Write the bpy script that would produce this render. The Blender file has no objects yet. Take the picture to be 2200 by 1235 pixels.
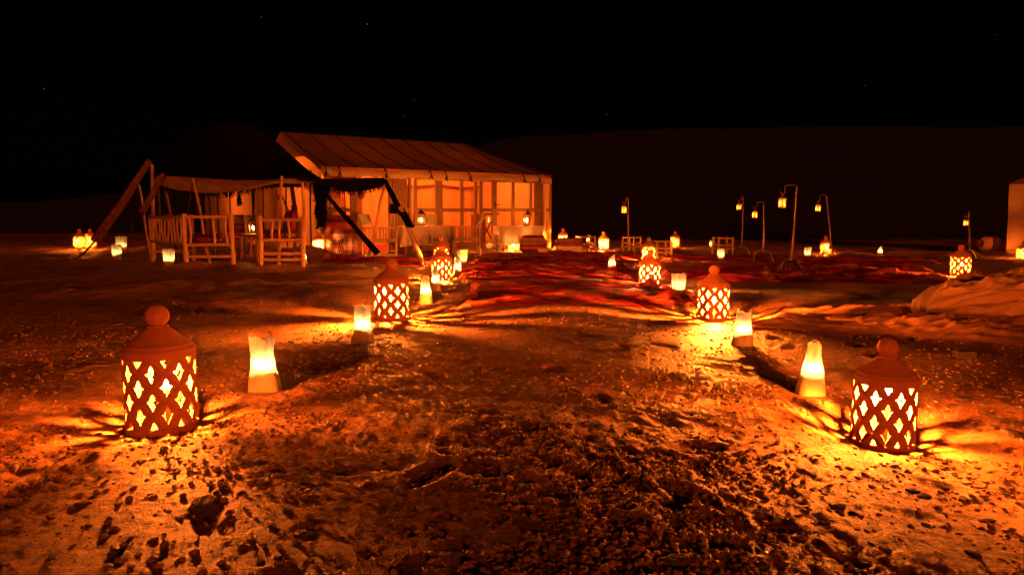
import bpy, math, random
import numpy as np
from mathutils import Vector, Matrix

random.seed(7)
rng = np.random.default_rng(7)
scene = bpy.context.scene
col = scene.collection

# ------------------------------------------------------------------ camera
CAMH, PITCH, FPX = 0.9, math.radians(5.74), 24.0 / 36.0 * 2200
cam_d = bpy.data.cameras.new('camera')
cam_d.lens, cam_d.sensor_width, cam_d.sensor_fit = 24.0, 36.0, 'HORIZONTAL'
cam_d.clip_start, cam_d.clip_end = 0.05, 2000
cam = bpy.data.objects.new('camera', cam_d)
col.objects.link(cam)
cam.location = (0, 0, CAMH)
cam.rotation_euler = (math.radians(90) - PITCH, 0, 0)
scene.camera = cam

# ------------------------------------------------------------------ night sky
world = bpy.data.worlds.new('World')
scene.world = world
world.use_nodes = True
wn, wl = world.node_tree.nodes, world.node_tree.links
wn.clear()
w_out = wn.new('ShaderNodeOutputWorld')
w_bg = wn.new('ShaderNodeBackground')
w_sky = wn.new('ShaderNodeTexSky')
w_sky.sky_type = 'NISHITA'
w_sky.sun_disc = False
SUN_EL, SUN_ROT = math.radians(9), math.radians(160)
w_sky.sun_elevation, w_sky.sun_rotation = SUN_EL, SUN_ROT
w_bg.inputs['Strength'].default_value = 0.00006
wl.new(w_sky.outputs[0], w_bg.inputs['Color'])
w_tc = wn.new('ShaderNodeTexCoord')
w_vor = wn.new('ShaderNodeTexVoronoi')
w_vor.inputs['Scale'].default_value = 42
w_lt = wn.new('ShaderNodeMath'); w_lt.operation = 'LESS_THAN'
w_lt.inputs[1].default_value = 0.016
w_mul = wn.new('ShaderNodeMath'); w_mul.operation = 'MULTIPLY'
w_sepc = wn.new('ShaderNodeSeparateColor')
w_star = wn.new('ShaderNodeBackground')
w_star.inputs['Color'].default_value = (1, .9, .8, 1)
w_add = wn.new('ShaderNodeAddShader')
wl.new(w_tc.outputs['Generated'], w_vor.inputs['Vector'])
wl.new(w_vor.outputs['Distance'], w_lt.inputs[0])
wl.new(w_vor.outputs['Color'], w_sepc.inputs[0])
wl.new(w_lt.outputs[0], w_mul.inputs[0])
wl.new(w_sepc.outputs[0], w_mul.inputs[1])
w_dim = wn.new('ShaderNodeMath'); w_dim.operation = 'MULTIPLY'; w_dim.inputs[1].default_value = .45
wl.new(w_mul.outputs[0], w_dim.inputs[0])
wl.new(w_dim.outputs[0], w_star.inputs['Strength'])
wl.new(w_bg.outputs[0], w_add.inputs[0])
wl.new(w_star.outputs[0], w_add.inputs[1])
wl.new(w_add.outputs[0], w_out.inputs['Surface'])

sun_d = bpy.data.lights.new('camp_fill', 'SUN')  # added warm fill standing in for the camp's unseen lights
sun_d.energy, sun_d.angle, sun_d.color = 1.35, math.radians(8), (1.0, .155, .022)
sun = bpy.data.objects.new('camp_fill', sun_d)
col.objects.link(sun)
# shines from behind the camera's right shoulder
sun.rotation_euler = (math.radians(90) - SUN_EL, 0, math.radians(20))

scene.view_settings.view_transform = 'Standard'
scene.view_settings.look = 'None'
scene.view_settings.exposure = 0.0
scene.view_settings.gamma = 1.0
scene.render.engine = 'CYCLES'
scene.cycles.use_denoising = True
scene.cycles.max_bounces = 6
scene.cycles.diffuse_bounces = 4
scene.cycles.glossy_bounces = 2
scene.cycles.transparent_max_bounces = 8
scene.cycles.sample_clamp_indirect = 4.0
scene.cycles.caustics_reflective = False
scene.cycles.caustics_refractive = False
try:
    scene.cycles.use_light_tree = True
except Exception:
    pass

# ------------------------------------------------------------------ maths
def ray(px, py):
    x, y = (px - 1100) / FPX, -(py - 617.5) / FPX
    return np.array([x, math.cos(PITCH) + y * math.sin(PITCH), -math.sin(PITCH) + y * math.cos(PITCH)])

def at(px, py, Y):
    r = ray(px, py)
    return np.array([0, 0, CAMH]) + r * (Y / r[1])

def smooth(a, b, x):
    t = np.clip((x - a) / (b - a), 0, 1)
    return t * t * (3 - 2 * t)

def _hash(ix, iy, s):
    h = (ix.astype(np.int64) * 374761393 + iy.astype(np.int64) * 668265263 + s * 1442695041) & 0xFFFFFFFF
    h = ((h ^ (h >> 13)) * 1274126177) & 0xFFFFFFFF
    h = ((h ^ (h >> 16)) * 2246822519) & 0xFFFFFFFF
    return ((h ^ (h >> 15)) & 0xFFFF) / 65535.0

def gn(x, y, s=0):
    """gradient noise, about -1..1"""
    x = np.asarray(x, float); y = np.asarray(y, float)
    ix, iy = np.floor(x), np.floor(y)
    fx, fy = x - ix, y - iy
    u, v = fx * fx * fx * (fx * (fx * 6 - 15) + 10), fy * fy * fy * (fy * (fy * 6 - 15) + 10)
    def g(dx, dy):
        a = _hash(ix + dx, iy + dy, s) * 2 * math.pi
        return np.cos(a) * (fx - dx) + np.sin(a) * (fy - dy)
    return ((g(0, 0) * (1 - u) + g(1, 0) * u) * (1 - v) + (g(0, 1) * (1 - u) + g(1, 1) * u) * v) * 1.5

# footprints and scuffs in the sand
FOOT = []
for i in range(110):
    yy = 2.0 + 8 * rng.random()
    FOOT.append((rng.uniform(-.75, .75) * yy + .1, yy, rng.uniform(0, 3.14), rng.uniform(.045, .065), rng.uniform(.008, .02)))
FLAT = []          # (x, y, radius, z): the sand is levelled where a lantern stands

def terr_base(x, y):
    z = -0.10 * smooth(0.2, 2.2, x) - 0.085 * np.exp(-((x - 1.75) ** 2 + (y - 3.0) ** 2) / 1.6)
    z = z + 0.02 * np.exp(-((x + 1.3) ** 2 + (y - 3.5) ** 2) / 6)
    far = smooth(7, 12, y)
    amp = 1 + 0.7 * far
    z = z + amp * (0.030 * gn(x / 1.9, y / 1.5, 1) + 0.018 * gn(x / .95, y / .62, 2))
    z = z + 0.28 * np.exp(-((x + 4.55) ** 2 / .5 + (y - 15.2) ** 2 / .25))
    z = z + 0.10 * np.exp(-((x + 5.6) ** 2 / 3 + (y - 12.3) ** 2 / .6)) * (1 + .5 * gn(x / .5, y / .4, 19))
    return z

def terr(x, y):
    x = np.asarray(x, float); y = np.asarray(y, float)
    z = terr_base(x, y)
    rough = 0.42 + 0.50 * smooth(-.25, .35, gn(x / 1.3 + 3.1, y / 1.1, 5))
    rough = rough * (1 - .45 * np.exp(-((x - 1.6) ** 2 + (y - 4.2) ** 2) / 1.4))
    near = 1 - smooth(9, 16, y)
    rough = rough * (1 - .65 * smooth(4.3, 5.3, y) * (1 - smooth(7.2, 8.5, y)) * (1 - smooth(2.2, 3.4, np.abs(x - .4))))
    z = z + rough * (0.012 * gn(x / .36, y / .30, 6))
    z = z + rough * 0.009 * (1 - np.abs(gn(x / .21, y / .15, 7)) * 2)
    z = z + rough * (0.0075 * gn(x / .095, y / .08, 8) + 0.010 * np.abs(gn(x / .048, y / .04, 9))) * near
    z = z + rough * 0.006 * np.abs(gn(x / .022, y / .02, 10)) * (1 - smooth(3, 6.5, y))
    # wind ripples across the middle ground
    rp = smooth(6.2, 8.5, y) * (1 - smooth(14, 18, y)) * smooth(-.2, .3, -x - .4)
    z = z + rp * 0.016 * np.sin(9 * y + 2.2 * gn(x / .7, y / .7, 11) * 3 + 1.1 * x) * (.5 + gn(x / .5, y / .5, 12))
    for fx, fy, a, s, dpt in FOOT:
        dx, dy = x - fx, y - fy
        m = np.nonzero((np.abs(dx) < .35) & (np.abs(dy) < .35))
        if len(m[0]) == 0:
            continue
        dx, dy = dx[m], dy[m]
        u, v = dx * math.cos(a) + dy * math.sin(a), -dx * math.sin(a) + dy * math.cos(a)
        q = (u / s) ** 2 + (v / (s * 2.0)) ** 2
        z[m] -= dpt * np.exp(-q ** 1.5) - .35 * dpt * np.exp(-(q - 1.9) ** 2 * 1.6)
    for fx, fy, r, fz in FLAT:
        d2 = (x - fx) ** 2 + (y - fy) ** 2
        w = np.exp(-(d2 / (r * r)) ** 2)
        z = z * (1 - w) + fz * w
    return z

def zt(x, y):
    return float(terr(np.array([x]), np.array([y]))[0])

def gp(px, py, base=False):
    """where the view through a picture point meets the sand"""
    r = ray(px, py)
    fn = terr_base if base else terr
    lo, hi = 0.5, 80.0
    t = np.geomspace(lo, hi, 500)
    P = np.array([0, 0, CAMH])[None] + r[None] * t[:, None]
    below = P[:, 2] < fn(P[:, 0], P[:, 1])
    i = int(np.argmax(below)) if below.any() else 499
    a, b = (t[max(i - 1, 0)], t[i])
    for _ in range(18):
        m = .5 * (a + b)
        p = np.array([0, 0, CAMH]) + r * m
        if p[2] < float(fn(np.array([p[0]]), np.array([p[1]]))[0]):
            b = m
        else:
            a = m
    return np.array([0, 0, CAMH]) + r * b

# ------------------------------------------------------------------ object helpers
OFF = {}

def tag(o, label=None, cat=None, group=None, kind=None):
    if label: o['label'] = label
    if cat: o['category'] = cat
    if group: o['group'] = group
    if kind: o['kind'] = kind
    return o

def thing(name, label, cat, loc, rz=0.0, group=None, scale=1.0, tilt=(0, 0)):
    o = bpy.data.objects.new(name, None)
    o.empty_display_size = .1
    col.objects.link(o)
    o.location = tuple(float(v) for v in loc)
    o.rotation_euler = (tilt[0], tilt[1], rz)
    o.scale = (scale,) * 3
    OFF[o] = np.array(o.location)
    return tag(o, label, cat, group)

class MB:
    """collects geometry for one mesh"""
    def __init__(self):
        self.v, self.f, self.uv = [], [], None
    def add(self, v, f):
        n = len(self.v)
        self.v.extend([tuple(p) for p in v])
        self.f.extend([tuple(i + n for i in q) for q in f])
        return self
    def box(self, c, s, rz=0.0, taper=1.0):
        cx, cy, cz = c; sx, sy, sz = [k / 2 for k in s]
        ca, sa = math.cos(rz), math.sin(rz)
        vs = []
        for k, t in ((-1, 1), (1, taper)):
            for a, b in ((-1, -1), (1, -1), (1, 1), (-1, 1)):
                x, y = a * sx * t, b * sy * t
                vs.append((cx + x * ca - y * sa, cy + x * sa + y * ca, cz + k * sz))
        return self.add(vs, [(3, 2, 1, 0), (4, 5, 6, 7), (0, 1, 5, 4), (1, 2, 6, 5), (2, 3, 7, 6), (3, 0, 4, 7)])
    def beam(self, p0, p1, w, d, side=None):
        """rectangular bar from p0 to p1; w across `side`, d across the other way"""
        p0, p1 = Vector(p0), Vector(p1)
        ax = (p1 - p0).normalized()
        s = Vector(side) if side is not None else (Vector((0, 0, 1)) if abs(ax.z) < .8 else Vector((1, 0, 0)))
        s = (s - ax * s.dot(ax)).normalized()
        t = ax.cross(s)
        vs = []
        for p in (p0, p1):
            for a, b in ((-1, -1), (1, -1), (1, 1), (-1, 1)):
                vs.append(p + s * (a * w / 2) + t * (b * d / 2))
        return self.add(vs, [(3, 2, 1, 0), (4, 5, 6, 7), (0, 1, 5, 4), (1, 2, 6, 5), (2, 3, 7, 6), (3, 0, 4, 7)])
    def tube(self, pts, rad, n=8, cap=True):
        pts = [Vector(p) for p in pts]
        m = len(pts)
        rad = [rad] * m if not hasattr(rad, '__len__') else rad
        tang = []
        for i in range(m):
            a, b = pts[max(i - 1, 0)], pts[min(i + 1, m - 1)]
            tang.append((b - a).normalized())
        up = Vector((0, 0, 1)) if abs(tang[0].z) < .9 else Vector((1, 0, 0))
        s = (up - tang[0] * up.dot(tang[0])).normalized()
        vs, fs = [], []
        for i in range(m):
            s = (s - tang[i] * s.dot(tang[i]))
            s = s.normalized() if s.length > 1e-6 else tang[i].orthogonal().normalized()
            t = tang[i].cross(s)
            for k in range(n):
                a = 2 * math.pi * k / n
                vs.append(pts[i] + (s * math.cos(a) + t * math.sin(a)) * rad[i])
        for i in range(m - 1):
            for k in range(n):
                k2 = (k + 1) % n
                fs.append((i * n + k, i * n + k2, (i + 1) * n + k2, (i + 1) * n + k))
        if cap:
            fs.append(tuple(range(n - 1, -1, -1)))
            fs.append(tuple(range((m - 1) * n, m * n)))
        return self.add(vs, fs)
    def lathe(self, prof, n=24, c=(0, 0, 0)):
        vs, fs = [], []
        for r, z in prof:
            for k in range(n):
                a = 2 * math.pi * k / n
                vs.append((c[0] + r * math.cos(a), c[1] + r * math.sin(a), c[2] + z))
        for i in range(len(prof) - 1):
            for k in range(n):
                k2 = (k + 1) % n
                fs.append((i * n + k, i * n + k2, (i + 1) * n + k2, (i + 1) * n + k))
        if prof[0][0] > 1e-4: fs.append(tuple(range(n - 1, -1, -1)))
        if prof[-1][0] > 1e-4: fs.append(tuple(range((len(prof) - 1) * n, len(prof) * n)))
        return self.add(vs, fs)
    def grid(self, P, uv=True):
        """P: array (rows, cols, 3)"""
        P = np.asarray(P, float)
        r, c = P.shape[:2]
        n = len(self.v)
        self.v.extend(map(tuple, P.reshape(-1, 3)))
        for i in range(r - 1):
            for j in range(c - 1):
                self.f.append((n + i * c + j, n + i * c + j + 1, n + (i + 1) * c + j + 1, n + (i + 1) * c + j))
        if uv:
            if self.uv is None: self.uv = {}
            for i in range(r):
                for j in range(c):
                    self.uv[n + i * c + j] = (j / (c - 1), i / (r - 1))
        return self
    def mesh(self, name, off=(0, 0, 0), smooth=True):
        me = bpy.data.meshes.new(name)
        o = tuple(off)
        me.from_pydata([(float(v[0]) - o[0], float(v[1]) - o[1], float(v[2]) - o[2]) for v in self.v], [], self.f)
        if self.uv is not None:
            lay = me.uv_layers.new(name='UVMap')
            vi = np.zeros(len(me.loops), np.int32)
            me.loops.foreach_get('vertex_index', vi)
            tab = np.zeros((len(self.v), 2))
            for k, t in self.uv.items(): tab[k] = t
            lay.data.foreach_set('uv', tab[vi].astype(np.float32).ravel())
        if smooth:
            me.shade_smooth()
            me.set_sharp_from_angle(angle=math.radians(40))
        me.update()
        return me

def obj(name, mb, mat, parent=None, world=True, smooth=True):
    """world=True: the mesh was built in world coordinates under an unrotated parent"""
    off = OFF.get(parent, (0, 0, 0)) if (parent is not None and world) else (0, 0, 0)
    me = mb.mesh(name, off, smooth) if isinstance(mb, MB) else mb
    o = bpy.data.objects.new(name, me)
    if mat and not me.materials: me.materials.append(mat)
    col.objects.link(o)
    if parent is not None:
        o.parent = parent
        OFF[o] = OFF.get(parent, np.zeros(3)) if world else np.zeros(3)
    return o

def own(name, mb, mat, label, cat, group=None, smooth=True, base=None):
    """a thing that is one mesh, its origin at its base"""
    v = np.array([tuple(p) for p in mb.v], float)
    b = np.array([v[:, 0].mean(), v[:, 1].mean(), v[:, 2].min()]) if base is None else np.array(base)
    me = mb.mesh(name, b, smooth)
    o = bpy.data.objects.new(name, me)
    me.materials.append(mat)
    col.objects.link(o)
    o.location = tuple(b)
    OFF[o] = b
    return tag(o, label, cat, group)

def grid_obj(name, P, mat, parent=None, smooth=True):
    return obj(name, MB().grid(P), mat, parent, True, smooth)

# ------------------------------------------------------------------ materials
def mat_new(name):
    m = bpy.data.materials.new(name)
    m.use_nodes = True
    nt = m.node_tree
    b = nt.nodes['Principled BSDF']
    return m, nt, b

def N(nt, kind, **kw):
    n = nt.nodes.new(kind)
    for k, v in kw.items():
        if k in n.inputs.keys(): n.inputs[k].default_value = v
        else: setattr(n, k, v)
    return n

def ramp(nt, fac, stops, interp='LINEAR'):
    r = nt.nodes.new('ShaderNodeValToRGB')
    cr = r.color_ramp
    cr.interpolation = interp
    while len(cr.elements) < len(stops): cr.elements.new(.5)
    for e, (p, c) in zip(cr.elements, stops):
        e.position = p; e.color = (*c, 1)
    nt.links.new(fac, r.inputs[0])
    return r

def coords(nt, out='Object', scale=(1, 1, 1)):
    tc = N(nt, 'ShaderNodeTexCoord')
    mp = N(nt, 'ShaderNodeMapping')
    mp.inputs['Scale'].default_value = scale
    nt.links.new(tc.outputs[out], mp.inputs['Vector'])
    return mp.outputs[0]

def surf(name, c1, c2, scale=8, stretch=(1, 1, 1), rough=.8, bump=.3, bdist=.01, bscale=None, translucent=0, detail=6, metallic=0, spec=.3, sheen=0):
    """two-tone noise surface with fine relief, optionally letting light through"""
    m, nt, b = mat_new(name)
    v = coords(nt, 'Object', stretch)
    n1 = N(nt, 'ShaderNodeTexNoise', Scale=scale, Detail=detail, Roughness=.65)
    nt.links.new(v, n1.inputs['Vector'])
    r = ramp(nt, n1.outputs[0], [(.3, c1), (.7, c2)])
    nt.links.new(r.outputs[0], b.inputs['Base Color'])
    b.inputs['Roughness'].default_value = rough
    b.inputs['Metallic'].default_value = metallic
    b.inputs['Specular IOR Level'].default_value = spec
    n2 = N(nt, 'ShaderNodeTexNoise', Scale=bscale or scale * 4, Detail=5)
    nt.links.new(v, n2.inputs['Vector'])
    bp = N(nt, 'ShaderNodeBump', Strength=bump, Distance=bdist)
    nt.links.new(n2.outputs[0], bp.inputs['Height'])
    nt.links.new(bp.outputs[0], b.inputs['Normal'])
    if translucent:
        tr = N(nt, 'ShaderNodeBsdfTranslucent')
        nt.links.new(r.outputs[0], tr.inputs['Color'])
        mx = N(nt, 'ShaderNodeMixShader'); mx.inputs[0].default_value = translucent
        nt.links.new(b.outputs[0], mx.inputs[1]); nt.links.new(tr.outputs[0], mx.inputs[2])
        nt.links.new(mx.outputs[0], nt.nodes['Material Output'].inputs['Surface'])
    return m

def glow(name, color, strength):
    m, nt, b = mat_new(name)
    e = N(nt, 'ShaderNodeEmission', Color=(*color, 1), Strength=strength)
    nt.links.new(e.outputs[0], nt.nodes['Material Output'].inputs['Surface'])
    return m

def glass_mat(name, gl=.08, tint=(1, .95, .9)):
    m, nt, b = mat_new(name)
    t = N(nt, 'ShaderNodeBsdfTransparent', Color=(*tint, 1))
    g = N(nt, 'ShaderNodeBsdfGlossy', Roughness=.05)
    mx = N(nt, 'ShaderNodeMixShader'); mx.inputs[0].default_value = gl
    nt.links.new(t.outputs[0], mx.inputs[1]); nt.links.new(g.outputs[0], mx.inputs[2])
    nt.links.new(mx.outputs[0], nt.nodes['Material Output'].inputs['Surface'])
    return m

def sand_mat():
    m, nt, b = mat_new('sand')
    v = coords(nt, 'Object')
    n1 = N(nt, 'ShaderNodeTexNoise', Scale=.9, Detail=8, Roughness=.6)
    n2 = N(nt, 'ShaderNodeTexNoise', Scale=26, Detail=8, Roughness=.75)
    n3 = N(nt, 'ShaderNodeTexVoronoi', Scale=95)
    n4 = N(nt, 'ShaderNodeTexNoise', Scale=170, Detail=4)
    for n in (n1, n2, n3, n4): nt.links.new(v, n.inputs['Vector'])
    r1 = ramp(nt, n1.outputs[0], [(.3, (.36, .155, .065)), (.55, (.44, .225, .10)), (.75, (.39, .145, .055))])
    r2 = ramp(nt, n2.outputs[0], [(.34, (.18, .16, .15)), (.48, (.75, .75, .75)), (.68, (1.35, 1.3, 1.2))])
    mx = N(nt, 'ShaderNodeMix', data_type='RGBA', blend_type='MULTIPLY')
    mx.inputs[0].default_value = 1
    nt.links.new(r1.outputs[0], mx.inputs[6]); nt.links.new(r2.outputs[0], mx.inputs[7])
    n5 = N(nt, 'ShaderNodeTexNoise', Scale=.55, Detail=9, Roughness=.72); nt.links.new(v, n5.inputs['Vector'])
    st = ramp(nt, n5.outputs[0], [(.52, (1, 1, 1)), (.62, (.42, .42, .43))])
    mxs = N(nt, 'ShaderNodeMix', data_type='RGBA', blend_type='MULTIPLY'); mxs.inputs[0].default_value = 1
    nt.links.new(mx.outputs[2], mxs.inputs[6]); nt.links.new(st.outputs[0], mxs.inputs[7])
    mx = mxs
    # pale and dark grit
    r3 = ramp(nt, n3.outputs['Color'], [(.0, (.25, .22, .2)), (.16, (1, 1, 1)), (.9, (1, 1, 1)), (1, (1.5, 1.45, 1.35))])
    mx2 = N(nt, 'ShaderNodeMix', data_type='RGBA', blend_type='MULTIPLY'); mx2.inputs[0].default_value = .7
    nt.links.new(mx.outputs[2], mx2.inputs[6]); nt.links.new(r3.outputs[0], mx2.inputs[7])
    nt.links.new(mx2.outputs[2], b.inputs['Base Color'])
    b.inputs['Roughness'].default_value = .62
    b.inputs['Specular IOR Level'].default_value = .5
    ad = N(nt, 'ShaderNodeMath', operation='MULTIPLY_ADD')
    nt.links.new(n4.outputs[0], ad.inputs[0]); ad.inputs[1].default_value = .35
    nt.links.new(n2.outputs[0], ad.inputs[2])
    bp = N(nt, 'ShaderNodeBump', Strength=.9, Distance=.022)
    nt.links.new(ad.outputs[0], bp.inputs['Height'])
    nt.links.new(bp.outputs[0], b.inputs['Normal'])
    return m

def rug_mat(name, stops, k, motif=6.0, dark=.5, along='x'):
    """striped kilim: bands along one UV axis, small diamonds and worn patches across them"""
    m, nt, b = mat_new(name)
    tc = N(nt, 'ShaderNodeTexCoord')
    sp = N(nt, 'ShaderNodeSeparateXYZ')
    nt.links.new(tc.outputs['UV'], sp.inputs[0])
    U, V = (sp.outputs[0], sp.outputs[1]) if along == 'x' else (sp.outputs[1], sp.outputs[0])
    def mt(op, a, bb=None, c=None):
        n = N(nt, 'ShaderNodeMath', operation=op)
        for i, q in enumerate((a, bb, c)):
            if q is None: continue
            if isinstance(q, (int, float)): n.inputs[i].default_value = q
            else: nt.links.new(q, n.inputs[i])
        return n.outputs[0]
    fr = mt('FRACT', mt('MULTIPLY', U, k))
    base = ramp(nt, fr, stops, 'CONSTANT')
    zig = mt('PINGPONG', mt('MULTIPLY', V, motif * 4), .5)
    zz = mt('ABSOLUTE', mt('SUBTRACT', mt('PINGPONG', mt('MULTIPLY', U, k * 3), .5), zig))
    mk = mt('LESS_THAN', zz, .10)
    band = mt('GREATER_THAN', mt('FRACT', mt('MULTIPLY', U, k * .34)), .80 if k > 6 else .35)
    mk = mt('MULTIPLY', mk, band)
    mx = N(nt, 'ShaderNodeMix', data_type='RGBA')
    nt.links.new(mk, mx.inputs[0]); nt.links.new(base.outputs[0], mx.inputs[6])
    mx.inputs[7].default_value = (.42, .30, .2, 1)
    if k > 6:
        e = mt('ABSOLUTE', mt('SUBTRACT', V, .5))
        bl = mt('MULTIPLY', mt('GREATER_THAN', e, .43), mt('GREATER_THAN', mt('FRACT', mt('MULTIPLY', e, 62)), .62))
        mb_ = N(nt, 'ShaderNodeMix', data_type='RGBA')
        nt.links.new(mt('MULTIPLY', bl, .6), mb_.inputs[0]); nt.links.new(mx.outputs[2], mb_.inputs[6]); mb_.inputs[7].default_value = (*CRM, 1)
        mx = mb_
    v = coords(nt, 'Object')
    n1 = N(nt, 'ShaderNodeTexNoise', Scale=3.0, Detail=6, Roughness=.7); nt.links.new(v, n1.inputs['Vector'])
    w = ramp(nt, n1.outputs[0], [(.35, (dark,) * 3), (.6, (1, 1, 1))])
    m2 = N(nt, 'ShaderNodeMix', data_type='RGBA', blend_type='MULTIPLY'); m2.inputs[0].default_value = 1
    nt.links.new(mx.outputs[2], m2.inputs[6]); nt.links.new(w.outputs[0], m2.inputs[7])
    if k > 6:
        n3 = N(nt, 'ShaderNodeTexNoise', Scale=1.7, Detail=8, Roughness=.7); nt.links.new(v, n3.inputs['Vector'])
        dm = ramp(nt, n3.outputs[0], [(.50, (0, 0, 0)), (.66, (.75, .75, .75))])
        m3 = N(nt, 'ShaderNodeMix', data_type='RGBA')
        nt.links.new(dm.outputs[0], m3.inputs[0]); nt.links.new(m2.outputs[2], m3.inputs[6]); m3.inputs[7].default_value = (.40, .17, .075, 1)
        m2 = m3
    nt.links.new(m2.outputs[2], b.inputs['Base Color'])
    b.inputs['Roughness'].default_value = .95
    b.inputs['Specular IOR Level'].default_value = .1
    n2 = N(nt, 'ShaderNodeTexNoise', Scale=120, Detail=3); nt.links.new(v, n2.inputs['Vector'])
    bp = N(nt, 'ShaderNodeBump', Strength=.6, Distance=.01)
    nt.links.new(n2.outputs[0], bp.inputs['Height']); nt.links.new(bp.outputs[0], b.inputs['Normal'])
    return m

RED, DRED, BLK, CRM, GRY = (.55, .018, .036), (.28, .010, .018), (.022, .010, .010), (.40, .22, .18), (.30, .17, .15)
M = dict(
    sand=sand_mat(),
    dune=surf('dune_unlit', (.012, .006, .005), (.020, .011, .008), .12, rough=.95, bump=.4, bdist=.3, bscale=.6),  # the far dune's lack of light is put into a near-black colour
    clay=surf('terracotta', (.60, .21, .085), (.70, .28, .13), 9, (1, 1, 9), .78, .25, .004, 22),
    stone=surf('slate_stone', (.05, .036, .028), (.12, .08, .055), 9, (1, 1, 4), .9, .5, .01),
    gravel=surf('gravel_stone', (.13, .075, .045), (.34, .20, .11), 3, rough=.9, bump=.3, spec=.15),
    paper=surf('paper', (.52, .40, .24), (.60, .47, .30), 14, (1, 1, .4), .8, .9, .012, 16, translucent=.5),
    fillsand=surf('bag_sand', (.42, .27, .15), (.5, .34, .2), 30, rough=.9),
    wax=surf('wax', (.8, .72, .55), (.85, .78, .62), 20, rough=.5, bump=0.05),
    wood=surf('peeled_timber', (.38, .20, .10), (.56, .34, .18), 5, (6, 6, 1.2), .7, .5, .008, 14),
    plank=surf('frame_timber', (.17, .08, .04), (.27, .135, .065), 4, (8, 8, .8), .6, .25, .004),
    darkwood=surf('dark_timber', (.10, .045, .025), (.18, .085, .045), 5, (6, 6, 1.2), .65, .4, .006),
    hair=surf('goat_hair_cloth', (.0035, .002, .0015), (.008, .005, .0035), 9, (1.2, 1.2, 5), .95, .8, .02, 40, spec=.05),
    hairlit=surf('goat_hair_lit', (.11, .058, .032), (.24, .135, .075), 7, (1, 1, 2.5), .95, .8, .02, 36),  # same goat hair, paler: the light falling on the valance is in the colour
    strap=surf('woven_strap', (.07, .026, .016), (.17, .07, .035), 10, (1, 1, 1), .9, .6, .01, 50),
    rope=surf('dark_rope', (.02, .012, .01), (.05, .03, .02), 30, rough=.9),
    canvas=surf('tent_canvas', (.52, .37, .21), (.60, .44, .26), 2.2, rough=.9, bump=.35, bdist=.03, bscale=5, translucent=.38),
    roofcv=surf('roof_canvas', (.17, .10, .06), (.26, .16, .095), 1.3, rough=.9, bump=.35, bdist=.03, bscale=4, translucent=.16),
    liner=surf('tent_liner', (.60, .36, .19), (.68, .43, .24), 2.5, rough=.9, bump=.3, bdist=.02, bscale=6, translucent=.30),
    heap=surf('heap_canvas', (.46, .25, .115), (.58, .33, .16), 2.0, rough=.85, bump=.25, bdist=.02, bscale=9),
    sheet=surf('sheet_canvas', (.36, .16, .07), (.46, .22, .10), 2.5, rough=.9, bump=.3, bdist=.02, bscale=12),
    curtain=surf('curtain_cloth', (.20, .13, .075), (.32, .21, .12), 8, (1, 1, .3), .9, .2, translucent=.25),
    cloth=surf('table_linen', (.62, .52, .40), (.72, .62, .49), 5, rough=.85, bump=.15, translucent=.12),
    chairback=surf('chair_canvas', (.42, .33, .20), (.52, .42, .27), 7, rough=.9, translucent=.1),
    metal=surf('dark_metal', (.05, .035, .028), (.11, .075, .055), 12, rough=.5, bump=.2, metallic=.6),
    pole=surf('pole_metal', (.13, .085, .055), (.24, .16, .10), 9, (3, 3, 1), .45, .2, .003, metallic=.55, spec=.5),
    brass=surf('brass', (.45, .22, .08), (.6, .32, .12), 15, rough=.35, bump=.2, metallic=.9),
    glass=glass_mat('glass', .06),
    frost=surf('frosted_glass', (.55, .34, .18), (.6, .4, .22), 10, rough=.4, bump=.05, translucent=.6),
    tassel=surf('tassel', (.06, .02, .015), (.14, .05, .03), 20, rough=.95),
    fringe=surf('rug_fringe', (.35, .06, .05), (.5, .16, .12), 20, rough=.95),
    straw=surf('straw', (.5, .36, .2), (.62, .46, .28), 14, rough=.9),
    flame=glow('candle_flame', (1.0, .70, .27), 480),
    flamehi=glow('lamp_flame', (1.0, .36, .05), 1500),
    flamelow=glow('hook_lamp_flame', (1.0, .24, .025), 480),
    room=glow('pendant_bulb', (1.0, .165, .014), 5600),
)
M['rug_red'] = rug_mat('kilim_red', [(0, RED), (.30, DRED), (.36, RED), (.52, BLK), (.57, RED), (.8, DRED), (.90, CRM), (.93, RED)], 9, 14, .22, 'y')
M['rug_grey'] = rug_mat('kilim_striped', [(0, RED), (.16, GRY), (.22, RED), (.36, DRED), (.44, GRY), (.52, RED), (.66, BLK), (.70, CRM), (.74, RED)], 8, 16, .3, 'y')
M['rug_dark'] = rug_mat('kilim_dark', [(0, DRED), (.3, BLK), (.38, RED), (.6, BLK), (.64, DRED), (.9, RED)], 8, 11, .2, 'y')
M['kilim_pat'] = rug_mat('kilim_pattern', [(0, (.18, .03, .02)), (.3, (.10, .03, .02)), (.5, (.32, .05, .03)), (.8, (.12, .035, .025))], 2, 2.4, .6, 'y')
M['cushion'] = rug_mat('cushion_pattern', [(0, (.30, .03, .03)), (.25, (.06, .02, .02)), (.4, (.34, .05, .04)), (.7, (.10, .02, .02))], 4, 2.5, .6)
M['cushstripe'] = rug_mat('cushion_stripes', [(0, RED), (.3, CRM), (.4, DRED), (.6, (.5, .12, .05)), (.75, RED)], 5, 0, .8)

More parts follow.
